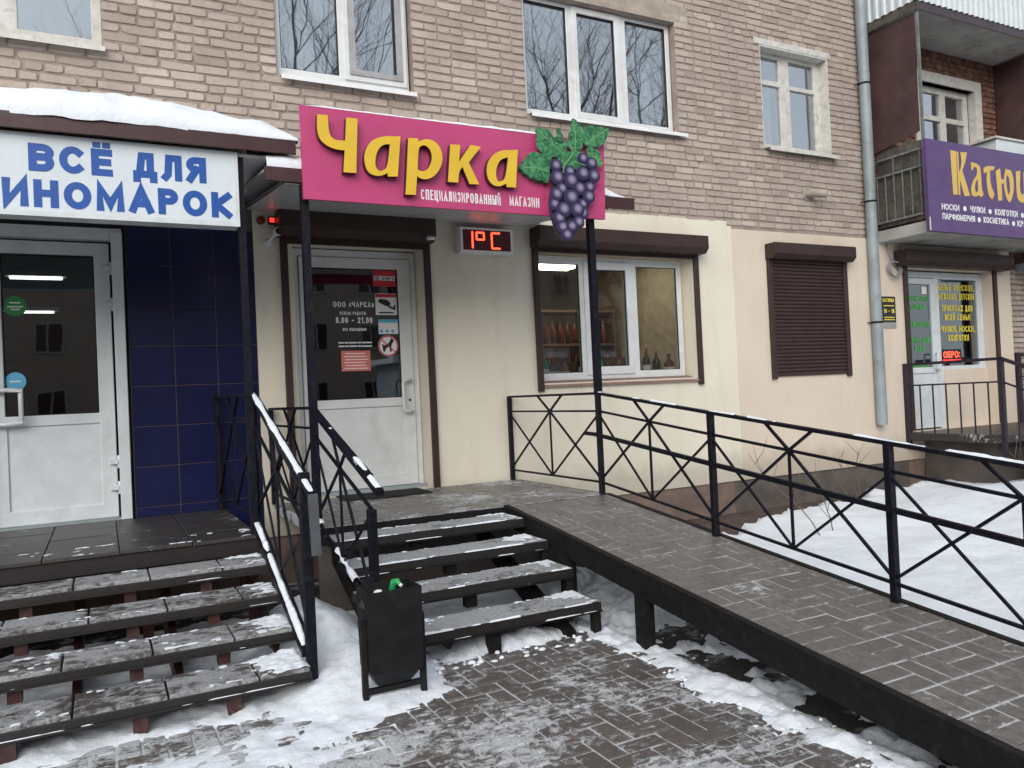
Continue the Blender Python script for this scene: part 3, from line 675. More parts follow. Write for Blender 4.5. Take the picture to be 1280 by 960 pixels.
# right door with its side window
d3 = MB().holed(9.42,11.25,.70,2.84,.115,.18,[(9.50,10.19,.69,2.76),(10.27,11.13,1.55,2.75)]).build('shop_door', M['pvc2'], bld, bevel=.004); d3['label'] = 'white door and side window lettered in green and yellow'
MB().holed(9.51,10.18,.72,2.75,.10,.16,[(9.585,10.09,1.54,2.67),(9.59,10.09,.82,1.46)]).build('door_leaf', M['pvc2'], d3, bevel=.005)
box('door_panel', M['pvc2'], d3, 9.59,10.09,.115,.15,.82,1.46)
pane(d3,9.585,10.09,1.54,2.67,.13,M['glass']); pane(d3,10.27,11.13,1.55,2.75,.14,M['glass'])
pull(d3,10.06,10.12,1.5,1.72,.10,M['pvc2'],.014)
box('infill_panel', M['peach'], d3, 10.28,11.25,.09,.116,.70,1.50)
box('window_film', M['blackprint'], d3, 10.275,10.86,.150,.152,1.56,2.745)
for k,s in enumerate(['БЕЛЬЁ ЖЕНСКОЕ,','МУЖСКОЕ, ДЕТСКОЕ','ТРИКОТАЖ ДЛЯ','ВСЕЙ СЕМЬИ','ЧУЛКИ, НОСКИ,','КОЛГОТКИ']):
    zz = 2.60-.125*k-(.04 if k>1 else 0)-(.04 if k>3 else 0); n = len(s); wd = min(.80,.057*n); letters(s,10.70-wd/2,zz,.085,.015,.138,.001,M['yellowtext'],d3,width=wd,single='lettering')
for k,s in enumerate(['КОСМЕТИКА','ПАРФЮМ','БИЖУТЕРИЯ','СУМКИ ДЛЯ','ВСЕХ','ПОДАРКИ']):
    zz = 2.44-.115*k-(.12 if k>1 else 0)-(.1 if k>2 else 0)-(.12 if k>4 else 0); wd = .048*len(s); letters(s,9.83-wd/2,zz,.07,.012,.128,.001,M['greentext'],d3,width=wd,single='lettering')
card(d3,'sticker',9.93,10.03,2.54,2.64,.128,M['whitetext'])
# interior fittings seen through the glass
lamp = thing('ceiling_lamp', 'lit fluorescent ceiling lamp seen through the left door', 'lamp', (-.5,2.5,2.85), 'shop ceiling lamps')
box('tube', M['lampdim'], lamp, -.78,-.32,2.45,2.52,2.83,2.85); box('housing', M['white'], lamp, -.82,-.28,2.4,2.57,2.852,2.9)
lamp = thing('ceiling_lamp', 'second lit ceiling lamp further back behind the left door', 'lamp', (-.5,3.5,2.85), 'shop ceiling lamps')
box('tube', M['lampdim'], lamp, -.9,-.45,3.5,3.53,2.60,2.62); box('housing', M['white'], lamp, -.95,-.4,3.46,3.57,2.622,2.66)
lamp = thing('ceiling_lamp', 'lit ceiling lamp inside the shop window, at its top left', 'lamp', (4.85,1.5,2.95), 'shop ceiling lamps')
for k in range(3): box('tube', M['lamp'], lamp, 4.55,5.25,1.33+.14*k,1.39+.14*k,2.96,2.98)
box('housing', M['white'], lamp, 4.5,5.3,1.3,1.72,2.985,3.03)
for lx_,ly_,lb_ in ((5.7,1.2,'added ceiling lamp brightening the shop behind the right window pane'),):  # extra lamp, added to lift the light inside the shop room
    lamp = thing('ceiling_lamp', lb_, 'lamp', (lx_,ly_,3.0), 'shop ceiling lamps')
    for k in range(3): box('tube', M['lamp'], lamp, lx_-.5,lx_+.5,ly_+.14*k,ly_+.06+.14*k,3.06,3.08)
    box('housing', M['white'], lamp, lx_-.55,lx_+.55,ly_-.05,ly_+.42,3.082,3.12)
def bottle(x,y,z,h,r,m,label,lab=True,square=False):
    o = thing('bottle', label, 'bottle', (x,y,z), 'bottles on the shop window sill')
    MB().lathe((x,y,z),[(.0001,0),(r,0),(r,h*.55),(r*.9,h*.62),(r*.35,h*.75),(r*.3,h*.93)],12).build('body', m, o)
    MB().lathe((x,y,z),[(r*.36,h*.9),(r*.36,h),(.0001,h)],10).build('cap', M['blackprint'] if m != M['winedark'] else M['red'], o)
    if lab: MB().lathe((x,y,z),[(r*1.01,h*.15),(r*1.01,h*.42)],12).build('paper_label', M['whitetext'], o)
bottle(6.02,.42,1.56,.42,.075,M['amber'],'tall amber bottle with a white label at the right of the shop window')
bottle(5.82,.45,1.56,.26,.06,M['amber'],'shorter amber bottle beside the tall labelled one')
bottle(5.68,.5,1.56,.3,.05,M['winedark'],'dark bottle left of the shorter amber bottle',False)
bottle(5.12,.45,1.56,.34,.08,M['amber'],'stout amber bottle behind the middle window pane',False)
bottle(5.0,.5,1.56,.27,.05,M['winedark'],'dark bottle left of the stout amber bottle',False)
bottle(4.42,.5,1.56,.26,.055,M['amber'],'amber bottle low in the left window pane')
bottle(4.28,.48,1.56,.24,.055,M['winedark'],'dark bottle with paper label low in the left window pane')
for i,(x,y_,h,r,m) in enumerate(((4.15,.42,.30,.045,'bottlegreen'),(4.36,.36,.22,.05,'amber'),(4.60,.40,.33,.04,'winedark'),(4.86,.44,.30,.045,'bottlegreen'),(5.30,.42,.28,.05,'amber'),(5.46,.40,.33,.042,'winedark'))):
    bottle(x,y_,1.56,h,r,M[m],('slim green bottle at the far left of the shop window sill','squat amber bottle with label in the left window pane','tall dark bottle between the left and middle window panes','green bottle with label behind the middle window pane','amber bottle at the right edge of the middle window pane','tall dark bottle at the left edge of the right window pane')[i])
bx = tag(MB().box(4.52,4.72,.45,.55,1.56,1.76).build('carton', M['mat_wood'], None, bevel=.004), 'small brown carton standing in the shop window', 'carton')
sh = thing('shelf_unit', 'shelf unit of bottles deep inside the shop window', 'shelf', (5.1,2.4,.62))
mb = MB(); [mb.box(3.9,6.3,2.2,2.6,.7+.45*k,.73+.45*k) for k in range(5)]; mb.box(3.88,3.9,2.2,2.6,.62,2.6); mb.box(6.3,6.32,2.2,2.6,.62,2.6); mb.build('frame', M['mat_wood'], sh)
mb = MB(); [mb.lathe((4.0+.115*i,2.3,.73+.45*k),[(.0001,0),(.04,0),(.04,.2),(.015,.26),(.015,.33)],6) for i in range(20) for k in range(4)]; tag(mb.build('bottle_row', M['amber'], sh), kind='stuff')
ct = thing('shop_counter', 'pale counter inside the shop behind the middle door', 'counter', (2.6,2.2,.62))
box('body', M['mat_wood'], ct, 1.9,3.2,2.0,2.6,.62,1.4); box('top', M['white'], ct, 1.85,3.25,1.95,2.65,1.402,1.45)

# ---------------------------------------------------------------- stairs
def snowstrip(mb, p, q, w, h, seed, gaps=.0, n=40):
    """a ragged ridge of snow lying on a rail from p to q"""
    p = Vector(p); q = Vector(q); d = q-p; side = d.cross(Vector((0,0,1))).normalized(); up = side.cross(d).normalized(); prev = None
    for i in range(n+1):
        s = i/n; v = fbm(seed+s*d.length*5,seed,1,4)+.4*fbm(seed+s*d.length*22,seed,5,3); g = fbm(seed+s*d.length*2.6,seed+9,4,4)
        e_ = max(0,min(1,(g+gaps)/.10)); hh = h*(1+.7*v)*e_*min(1,8*s+.2,8*(1-s)+.2)
        c = p+d*s; ww = w/2*(1+.2*v)*(.35+.65*e_)
        if hh <= 0: prev = None; continue
        ring = [c-side*ww, c-side*ww*.7+up*hh*.75, c+up*hh, c+side*ww*.7+up*hh*.75, c+side*ww]
        if prev: 
            mb.add(prev+ring, [(k,k+5,k+6,k+1) for k in range(4)], True)
        prev = ring
M['ltile'] = frost('dark_step_tile', (.05,.043,.04), (.036,.031,.028), .46, scale=.9, wet=.42)
M['ltile2'] = frost('snowy_step_tile', (.085,.073,.066), (.062,.054,.048), .74, scale=.9, wet=.45, fc=(.36,.37,.385))
M['stepfront'] = frost('step_edge', (.016,.012,.011), (.011,.009,.009), .24, scale=1.6, wet=.5)
M['rtile'] = frost('snowy_tread_paver', (.12,.108,.10), (.09,.08,.075), .86, scale=1.3, fc=(.40,.415,.43))
M['rland'] = frost('landing_paver', (.175,.16,.15), (.13,.119,.112), .58, scale=1.1)
M['joint'],t,b = nodes('snowy_joint')
L(t, mix(t, rng(t, noi(t, 7, 6, .7), .46, .64), (.44,.46,.48), (.08,.072,.067)), b.inputs['Base Color']); b.inputs['Roughness'].default_value = .9
def slab_tile(w, d, m, hgt=.02, j=.006): return paver_mesh('tile', w, d, None, hgt, .003, j).mesh('tile', m)
def clump(mb, x, y, z, rx, ry, rz, seed):
    n1,n2 = 12,5; vs=[]
    for i in range(n2+1):
        a = math.pi/2*i/n2
        for k in range(n1):
            th = 2*math.pi*k/n1; q = Vector((math.cos(th)*math.cos(a), math.sin(th)*math.cos(a), math.sin(a)))
            s = 1+.38*noise.noise(q*1.9+Vector((seed,seed*.7,0)))+.16*noise.noise(q*5+Vector((seed,3,0)))
            vs.append((x+q.x*rx*s, y+q.y*ry*s, z+q.z*rz*s-.004))
    mb.add(vs, [(i*n1+k, i*n1+(k+1)%n1, (i+1)*n1+(k+1)%n1, (i+1)*n1+k) for i in range(n2) for k in range(n1)], True)
stL = thing('stairs', 'dark tiled stairs and landing below the white and blue sign', 'stairs', (-.6,-2.2,0), 'entrance stairs')
ld = MB().box(-3,.86,-1.55,-.03,.50,.598).build('landing', M['stepfront'], stL, bevel=.004)
tm = slab_tile(.40,.385,M['ltile'])
for i in range(9):
    for j in range(4): place('tile', tm, (.66-.4*i, -.225-.385*j+.003, .62+random.gauss(0,.001)), ld)
LT = [(-1.89,.506),(-2.215,.392),(-2.59,.279),(-2.92,.165)]
for n,(yf,z) in enumerate(LT):
    yb = yf+.285
    t_ = MB().box(-3,.855,yf,yb,z-.063,z-.02).build('tread', M['stepfront'], stL, bevel=.004)
    xs = .85; k = 0
    while xs > -2.6:
        w = .385+random.uniform(-.02,.02)
        if k == 0: w = (.26,.20,.30,.24)[n]
        MB().add([(v[0]+xs-w/2, v[1]+(yf+yb)/2, v[2]+z) for v in paver_mesh('tile',w,yb-yf-.002,None,.02,.004,.010).v], paver_mesh('tile',w,.3,None,.02,.004).f).build('tile', M['ltile2'], t_); xs -= w; k += 1
    MB().box(-3,.857,yf-.010,yf-.0005,z-.066,z-.056).build('nosing', M['stepfront'], t_)
    mb = MB(); snowstrip(mb,(-1.6,yf-.005,z-.057),(.85,yf-.005,z-.057),.008,.004,n*17.1+4,gaps=-.16,n=260); tag(mb.build('tread_snow', M['snow_clean'], stL), kind='stuff')
    for x in (-1.6,-.98,-.40,.10,.50):
        MB().box(x-.03,x+.03,yf+.03,yf+.09,(LT[n+1][1]-.018 if n < 3 else -.1),z-.064).build('support_post', M['redpost'], stL)
for x in (-2.2,-1.2,-.16,.30,.80): MB().hexa([(x-.02,-1.2,.2),(x+.02,-1.2,.2),(x+.02,-2.6,-.1),(x-.02,-2.6,-.1)],[(x-.02,-1.2,.49),(x+.02,-1.2,.49),(x+.02,-2.62,.03),(x-.02,-2.62,.03)]).build('stringer', M['redpost'], stL)
for x in (-2.2,-.9,.2,.82): box('support_post', M['redpost'], stL, x-.03,x+.03,-1.5,-1.44,-.1,.499)

stR = thing('stairs', 'paved stairs with black steel edges leading to the middle door', 'stairs', (1.9,-2.2,0), 'entrance stairs')
ld = MB().box(1.24,3.52,-1.57,-.03,.545,.615).build('landing', M['joint'], stR)
box('edge_beam', M['blackrough'], stR, 1.235,3.525,-1.60,-1.572,.50,.612)
box('edge_beam', M['blackrough'], stR, 3.526,3.556,-1.57,-.03,.50,.612)
def weave(parent, x0,x1,s0,s1,fz,m,tilt=0,pre='paver'):
    ms = {k:[paver_mesh('paver', *((.2,.1) if k=='h' else (.1,.2)), None, j=random.uniform(.007,.011)).mesh('paver', m) for _ in range(2)] for k in 'hv'}
    nx = int(math.ceil((x1-x0)/.2)); ny = int(math.ceil((s1-s0)/.2))
    for i in range(nx):
        for j in range(ny):
            cx,cs = x0+.2*i,s0+.2*j
            for q in range(2):
                if (i+j) % 2: X,Sx,k = cx+.1, cs+.05+.1*q, 'h'
                else: X,Sx,k = cx+.05+.1*q, cs+.1, 'v'
                hw,hs = ((.1,.05) if k=='h' else (.05,.1)); sc = 1; 
                if X-hw >= x1-.03 or Sx-hs >= s1-.03: continue
                a = min(X+hw,x1); X2 = (X-hw+a)/2; kx = (a-X+hw)/(2*hw); b = min(Sx+hs,s1); S2 = (Sx-hs+b)/2; ky = (b-Sx+hs)/(2*hs)
                place('paver', random.choice(ms[k]), (X2, -S2, fz(S2)+random.gauss(0,.0012)), parent, scale=(kx,ky,1), rot=(tilt+random.gauss(0,.004),random.gauss(0,.004),0))
weave(ld, 1.26,3.50,.035,1.57, lambda s: .62, M['rland'])
RT = [(-1.91,.575),(-2.24,.465),(-2.535,.335),(-2.835,.19)]
for n,(yf,z) in enumerate(RT):
    yb = yf+.285; x1 = 2.585; x0 = 1.255
    t_ = MB().box(x0,x1,yf+.003,yb,z-.04,z-.005).build('tread', M['joint'], stR)
    fr = MB().box(x0-.005,x1+.004,yf-.006,yf+.002,z-.062,z-.003).box(x1-.002,x1+.006,yf+.0025,yb,z-.055,z-.003).box(x0-.006,x0+.001,yf+.0025,yb,z-.055,z-.003).build('tread_edge', M['stepfront'], stR, bevel=.002)
    for k in range(13):
        w = .102; q = paver_mesh('paver',w,yb-yf-.012,None,.02,.004,.006); dz = random.gauss(0,.0015)
        MB().add([(v[0]+x0+.051+k*w, v[1]+(yf+yb)/2, v[2]+z+dz) for v in q.v], q.f).build('paver', M['rtile'], t_)
    MB().box(x0-.004,x1+.003,yf-.016,yf-.0065,z-.064,z-.054).build('nosing', M['blackrough'], t_)
    mb = MB(); snowstrip(mb,(x0,yf-.011,z-.055),(x1,yf-.011,z-.055),.009,.005,n*13.1+2,gaps=-.18,n=200); snowstrip(mb,(x0,yf-.001,z-.004),(x1,yf-.001,z-.004),.012,.008,n*13.1+77,gaps=.05,n=110); tag(mb.build('tread_snow', M['snow_clean'], stR), kind='stuff')
    for x in ((1.9,) if n else (1.8,)):
        box('support_post', M['blackrough'], stR, x-.035,x+.035,yf+.03,yf+.09,(RT[n+1][1]-.0 if n<3 else -.1),z-.063)
    if n: box('tread_leg', M['blackrough'], stR, x1-.045,x1+.003,yf+.004,yf+.052,(RT[n+1][1]+.001 if n<3 else -.1),z-.063)
for x in (1.34,2.40): MB().hexa([(x-.03,-1.58,.38),(x+.03,-1.58,.38),(x+.03,-2.78,-.12),(x-.03,-2.78,-.12)],[(x-.03,-1.58,.50),(x+.03,-1.58,.50),(x+.03,-2.80,.03),(x-.03,-2.80,.03)]).build('stringer', M['blackrough'], stR)
box('back_panel', M['plinthdark'], stR, 1.26,3.5,-1.42,-1.40,-.1,.50)
# thin ragged snow lying on the treads, one sheet per step
def treadsnow(root, x0,x1,y0,y1,z,seed,thr,right):
    st = .0125; nx,ny = int((x1-x0)/st),int((y1-y0)/st); vs=[]; hs=[]
    for j in range(ny+1):
        for i in range(nx+1):
            x,y = x0+(x1-x0)*i/nx, y0+(y1-y0)*j/ny; v = j/ny
            n = .45*fbm(x*5,y*9,seed,4)+.5*fbm(x*26,y*30,seed+3,5)
            h = .012*(n-thr)+.007*(abs(2*v-1)**5)-.004*(abs(2*v-1)**40)+right*.022*ss(.30,.0,x1-x)*(1+.6*n)*(.5+v)
            h = min(h,.03); e = min(i,nx-i,2)/2; h = h*e-.003*(1-e); hs.append(h); vs.append((x,y,z+h))
    fs = [q for j in range(ny) for i in range(nx) for q in [(j*(nx+1)+i,j*(nx+1)+i+1,(j+1)*(nx+1)+i+1,(j+1)*(nx+1)+i)] if max(hs[k] for k in q) > -.0005]
    mb = MB(); mb.add(vs,fs,True); me = mb.mesh('tread_snow', M['snow'], ORI[root.name]); bm = bmesh.new(); bm.from_mesh(me); bmesh.ops.delete(bm, geom=[v for v in bm.verts if not v.link_faces], context='VERTS'); bm.to_mesh(me); bm.free()
    o = bpy.data.objects.new('tread_snow', me); COL.objects.link(o); o.parent = root; tag(o, kind='stuff')
for n,(yf,z) in enumerate(RT): treadsnow(stR, 1.26,2.58,yf+.004,yf+.28,z+.0025,60+n*7.7,.62,.30)
treadsnow(stL, -1.4,.85,-1.545,-1.25,.6225,12.3,.62,.1)
for n,(yf,z) in enumerate(LT): treadsnow(stL, -1.4,.85,yf+.004,yf+.28,z+.0025,90+n*5.7,.70-.03*n,(.25,.2,.4,.9)[n])
mb = MB(); rr = random.Random(3)
for k in range(60): x = rr.uniform(1.3,2.6); clump(mb, x, -2.86+rr.uniform(-.10,.16), .0+rr.uniform(0,.015), rr.uniform(.006,.024), rr.uniform(.006,.02), rr.uniform(.006,.018), rr.random()*90)
for k in range(70): clump(mb, 2.54+rr.gauss(0,.07), rr.uniform(-5,-2.8), .004, rr.uniform(.004,.016), rr.uniform(.004,.014), rr.uniform(.003,.012), rr.random()*90)
tag(mb.build('snow_crumbs', M['snow'], None), kind='stuff')

# ---------------------------------------------------------------- ramp
ramp = thing('ramp', 'brick-paved wheelchair ramp with black steel sides running down from the landing', 'ramp', (3.05,-4.2,0))
A = math.atan(.118); yE = -6.8
dk = MB().hexa([(2.64,-1.6,ZR(-1.6)-.07),(2.64,yE,ZR(yE)-.07),(3.5,yE,ZR(yE)-.07),(3.5,-1.6,ZR(-1.6)-.07)],[(2.64,-1.6,ZR(-1.6)-.0045),(2.64,yE,ZR(yE)-.0045),(3.5,yE,ZR(yE)-.0045),(3.5,-1.6,ZR(-1.6)-.0045)]).build('deck', M['joint'], ramp)
M['rpaver'] = frost('ramp_paver', (.175,.16,.15), (.13,.119,.112), .46, scale=1.4, wet=.36)
weave(dk, 2.645,3.495,1.605,6.5, lambda s: ZR(-s), M['rpaver'], tilt=A)
for x0,x1 in ((2.60,2.642),(3.50,3.54)):
    MB().hexa([(x0,-1.575,.62-.135),(x0,yE,ZR(yE)-.15),(x1,yE,ZR(yE)-.15),(x1,-1.575,.62-.135)],[(x0,-1.575,.624),(x0,yE,ZR(yE)+.003),(x1,yE,ZR(yE)+.003),(x1,-1.575,.624)]).build('side_beam', M['blackrough'], ramp)
for y in (-2.42,-3.22): 
    for x in (2.585,3.46): box('pillar', M['blackrough'], ramp, x,x+.075,y-.04,y+.04,-.15,ZR(y)-.125)

# ---------------------------------------------------------------- railings
def panel(root, A_, B_, top, mid, bot, m, tw=.03, bw=.016, star=.14):
    A_ = Vector(A_); B_ = Vector(B_); P = lambda s,h: A_.lerp(B_,s)+Vector((0,0,h))
    def b(name,p,q,w,hh=None): MB().bar(p,q,w,hh).build(name, m, root)
    b('top_rail',P(0,top),P(1,top),tw+.008,.02); b('rail',P(0,mid),P(1,mid),bw); b('rail',P(0,bot),P(1,bot),bw)
    M_ = P(.5,mid); BM = P(.5,bot)
    for q in (P(0,bot+.02),P(1,bot+.02)): b('brace',M_,q,bw*.9)
    for q in (P(0,mid-.02),P(1,mid-.02)): b('brace',BM,q,bw*.8)
    b('brace',M_,BM,bw*.85)
    for q in (P(.5-star,top),P(.5+star,top)): b('brace',M_,q,bw*.95)
def post(root, p, top, m, w=.039, name='post'): 
    return MB().box(p[0]-w/2,p[0]+w/2,p[1]-w/2,p[1]+w/2,p[2],p[2]+top).build(name, m, root, bevel=.003)
rx = 3.47
rr_ = thing('railing', 'long black cross-braced railing along the right side of the ramp', 'railing', (rx,-3,.6), 'black steel railings')
pts = [(rx,-.05,.62),(rx,-1.58,.62),(rx,-2.87,ZR(-2.87)),(rx,-4.16,ZR(-4.16)),(rx,-5.45,ZR(-5.45)),(rx,-6.7,ZR(-6.7))]
for k,p in enumerate(pts): post(rr_, p, .795, M['black'])
for k in range(5): panel(rr_, pts[k], pts[k+1], .795, .655, .095, M['black'])
hr = [(rx-.045,p[1],p[2]+.475) for p in pts[1:]]
for k in range(4): MB().bar(hr[k],hr[k+1],.024,.028).build('handrail', M['black'], rr_)
MB().bar((rx-.045,-1.45,.62+.48),hr[0],.024,.028).build('handrail', M['black'], rr_)
for p in hr: MB().tube([p,(rx,p[1],p[2]-.01)],.008,6).build('rail_bracket', M['black'], rr_)
mb = MB()
for k in range(1,5): snowstrip(mb, (pts[k][0],pts[k][1],pts[k][2]+.807), (pts[k+1][0],pts[k+1][1],pts[k+1][2]+.807), .032,.009, 3+k*7.3, gaps=(-.12,.10,.32,.25)[k-1], n=120)
tag(mb.build('rail_snow', M['snow_clean'], rr_), kind='stuff')
# railing of the middle stairs
lx = 1.235
rm = thing('railing', 'short black railing down the left side of the middle stairs', 'railing', (lx,-1.6,.6), 'black steel railings')
a,b_,c = (lx,-.06,.62),(lx,-1.56,.62),(lx,-2.76,.24)
post(rm,a,.79,M['black']); post(rm,b_,.79,M['black'],.05); post(rm,(c[0],c[1],-.1),.97,M['black'],.045)
panel(rm,a,b_,.79,.655,.095,M['black']); panel(rm,(lx,-1.56,.60),c,.80,.63,.07,M['black'],tw=.03)
MB().bar((lx,-1.56,1.40),(lx,-2.92,.97),.042,.03).build('handrail', M['black'], rm)
mb = MB(); snowstrip(mb,(lx,-1.75,1.358),(lx,-2.9,.995),.036,.014,21.3,gaps=.02,n=50); snowstrip(mb,(lx,-1.6,.68),(lx,-2.7,.335),.04,.02,31.3,gaps=.05,n=50); tag(mb.build('rail_snow', M['snow_clean'], rm), kind='stuff')
# railing of the left stairs
lx2 = .875
rl = thing('railing', 'black railing with snow on its handrail beside the left stairs', 'railing', (lx2,-2,.6), 'black steel railings')
a,b_,c = (lx2-.06,-.06,.62),(lx2,-1.42,.62),(lx2,-2.83,.12)
post(rl,a,.93,M['black'],.035); post(rl,b_,.9,M['black'],.045); post(rl,(c[0],c[1],-.1),1.2,M['black'],.05)
panel(rl,a,b_,.90,.74,.10,M['black']); panel(rl,b_,c,.90,.70,.12,M['black'])
MB().bar((lx2,-1.40,1.535),(lx2,-3.0,1.005),.045,.022).build('handrail', M['black'], rl)
M['railgrey'] = basic('worn_grey_rail', (.07,.075,.085), .45)
MB().bar((lx2,-3.0,1.008),(lx2,-3.035,.72),.045,.02,up=(0,1,0)).build('rail_end', M['railgrey'], rl)
MB().bar((lx2-.02,-1.42,.69),(lx2-.02,-2.82,.20),.045,.03).build('stringer_rail', M['black'], rl)
mb = MB(); snowstrip(mb,(lx2-.004,-1.45,1.529),(lx2-.004,-2.99,1.018),.034,.009,41.3,gaps=.9,n=110); snowstrip(mb,(lx2-.018,-1.50,.688),(lx2-.018,-2.78,.232),.034,.024,51.3,gaps=.6,n=110); tag(mb.build('rail_snow', M['snow_clean'], rl), kind='stuff')

# ---------------------------------------------------------------- awnings and signs
M['soffit'],t,b = nodes('ribbed_soffit')
b.inputs['Base Color'].default_value = (.52,.53,.54,1); b.inputs['Roughness'].default_value = .35; b.inputs['Metallic'].default_value = .2
awl = thing('awning', 'maroon-edged awning over the left door, piled with snow', 'awning', (-.5,-.8,3.2), 'snowy entrance awnings')
MB().hexa([(-3,-1.56,3.10),(1.17,-1.56,3.10),(1.17,-.03,3.62),(-3,-.03,3.62)],[(-3,-1.56,3.13),(1.17,-1.56,3.13),(1.17,-.03,3.65),(-3,-.03,3.65)]).build('roof_sheet', M['fascia'], awl)
box('fascia', M['fascia'], awl, -3,1.19,-1.585,-1.562,3.085,3.175)
MB().box(-3,1.02,-1.50,-.03,3.06,3.08).build('soffit', M['white'], awl)
MB().add([(1.16,-1.5,3.08),(1.16,-.05,3.08),(1.16,-.05,3.60),(1.16,-1.5,3.11),(1.13,-1.5,3.08),(1.13,-.05,3.08),(1.13,-.05,3.60),(1.13,-1.5,3.11)],[(0,1,2,3),(7,6,5,4),(0,4,5,1),(3,2,6,7),(0,3,7,4),(1,5,6,2)]).build('gable', M['grey'], awl)
MB().bar((.845,-1.47,.62),(.845,-1.47,3.06),.045).build('pole', M['black'], awl)
def roofsnow(name,label,x0,x1,yf,zf,yb,zb,th,seed,lipx=.05):
    nu,nv = int((x1-x0)/.05),22; vs=[]
    for i in range(nu+1):
        x = x0+(x1-x0)*i/nu; n1 = fbm(x*1.6,seed,1,4); ex = min(1,(x1-x)/.22+.05); tx = th*(1+.25*n1)*math.sqrt(max(0,min(1,ex)))
        for j in range(nv+1):
            s = j/nv
            if s < .35:    # rounded front lip
                a = s/.35*math.pi/2; y = yf-lipx*(1-abs(1-1.4*s/.35))*.4+.16*(1-math.cos(a))-.02*n1; z = zf+.0+tx*math.sin(a)+(y-yf)*(zb-zf)/(yb-yf)*.6
            else:
                q = (s-.35)/.65; y = yf+.16+(yb-yf-.16)*q; z = zf+(zb-zf)*(y-yf)/(yb-yf)+tx*(1-.15*q)
            z += .018*fbm(x*6,y*6,seed,5)+.03*fbm(x*1.7,y*1.7,seed+4,3)*(1 if s > .2 else s/.2)
            vs.append((x,y,z))
    mb = MB(); fs = [(i*(nv+1)+j,(i+1)*(nv+1)+j,(i+1)*(nv+1)+j+1,i*(nv+1)+j+1) for i in range(nu) for j in range(nv)]; mb.add(vs,fs,True)
    e = nu*(nv+1); vs2 = vs[e:]; mb.add(vs2+[(v[0],v[1],zf-.02+(zb-zf)*(v[1]-yf)/(yb-yf)) for v in vs2], [(j,nv+1+j,nv+2+j,j+1) for j in range(nv)])
    return tag(mb.build(name, M['snow_clean'], None), label, 'snow', kind='stuff')
roofsnow('awning_snow','thick snow lying on the left awning',-3,1.21,-1.59,3.17,-.06,3.66,.155,2.5)
# white and blue lightbox
M['lightbox'] = basic('lightbox_face', (.62,.68,.72), .3, var=.05, scale=2)
sg = thing('sign', 'white lightbox sign with blue lettering under the left awning', 'sign', (-.3,-1.5,2.8))
MB().box(-1.9,.825,-1.515,-1.38,2.60,3.078).build('cabinet', M['pvc2'], sg, bevel=.006)
MB().box(-1.88,.805,-1.519,-1.5155,2.628,3.066).build('face', M['lightbox'], sg)
MB().holed(-1.9,.828,2.598,3.08,-1.523,-1.514,[(-1.875,.803,2.628,3.062)]).build('frame', M['pvc2'], sg)
yb_ = -1.519
letters('ВСЁ',-.33,2.860,.162,.042,yb_,.002,M['bluetext'],sg,width=.435); letters('ДЛЯ',.215,2.862,.162,.042,yb_,.002,M['bluetext'],sg,width=.42)
letters('ИНОМАРОК',-.465,2.650,.162,.042,yb_,.002,M['bluetext'],sg,width=1.245)
# pink awning
awr = thing('awning', 'ribbed grey awning carrying the pink sign over the middle door', 'awning', (2.4,-.8,3), 'snowy entrance awnings')
def rib(x0,x1,y0,z0,y1,z1,n=15):
    mb = MB()
    for i in range(n):
        a,b2 = i/n,(i+.86)/n; P_ = lambda s,o: (y0+(y1-y0)*s, z0+(z1-z0)*s+o)
        (ya,za),(yb3,zb) = P_(a,0),P_(b2,0)
        mb.hexa([(x0,ya,za),(x1,ya,za),(x1,yb3,zb),(x0,yb3,zb)],[(x0,ya,za+.02),(x1,ya,za+.02),(x1,yb3,zb+.02),(x0,yb3,zb+.02)])
    mb.hexa([(x0,y0,z0+.006),(x1,y0,z0+.006),(x1,y1,z1+.006),(x0,y1,z1+.006)],[(x0,y0,z0+.03),(x1,y0,z0+.03),(x1,y1,z1+.03),(x0,y1,z1+.03)]); return mb
rib(1.11,3.66,-1.58,2.885,-.03,3.07).build('soffit', M['soffit'], awr)
MB().hexa([(.98,-1.56,2.955),(3.9,-1.56,2.955),(3.9,-.03,3.14),(.98,-.03,3.14)],[(.98,-1.56,2.975),(3.9,-1.56,2.975),(3.9,-.03,3.16),(.98,-.03,3.16)]).build('roof_sheet', M['grey'], awr)
box('fascia', M['fascia'], awr, .98,3.9,-1.605,-1.582,2.895,2.985)
for x in (1.235,3.475): MB().bar((x,-1.56 if x<2 else -1.58,1.40),(x,-1.56 if x<2 else -1.58,2.955),.05).build('pole', M['black'], awr)
roofsnow('awning_snow','snow lying on the awning behind the pink sign',1.0,3.88,-1.575,2.985,-.06,3.16,.10,8.5)
M['pink'] = basic('pink_sign_film', (.46,.052,.165), .38, var=.06, scale=2, dirt=((.38,.06,.13),5,.3))
M['gold'] = basic('golden_letter_face', (.68,.44,.03), .42, var=.05)
M['letteredge'] = basic('dark_letter_side', (.05,.012,.03), .5)
F0 = 988.0
def unp(px,py,yp):
    d = f_+r_*((px-640)/F0)-u_*((py-480)/F0); t = (yp+6.81)/d.y; return (d.x*t, CAMZ+d.z*t)
ps = thing('sign', 'bright pink sign with golden cut-out letters and a grape bunch', 'sign', (2.4,-1.65,3.1))
SY = -1.65
MB().add([(1.212,SY,2.777),(3.575,SY,2.785),(3.598,SY,3.398),(1.212,SY,3.395),(1.212,SY+.03,2.777),(3.575,SY+.03,2.785),(3.598,SY+.03,3.398),(1.212,SY+.03,3.395)],[(0,1,2,3),(7,6,5,4),(0,4,5,1),(1,5,6,2),(2,6,7,3),(3,7,4,0)]).build('panel', M['pink'], ps)
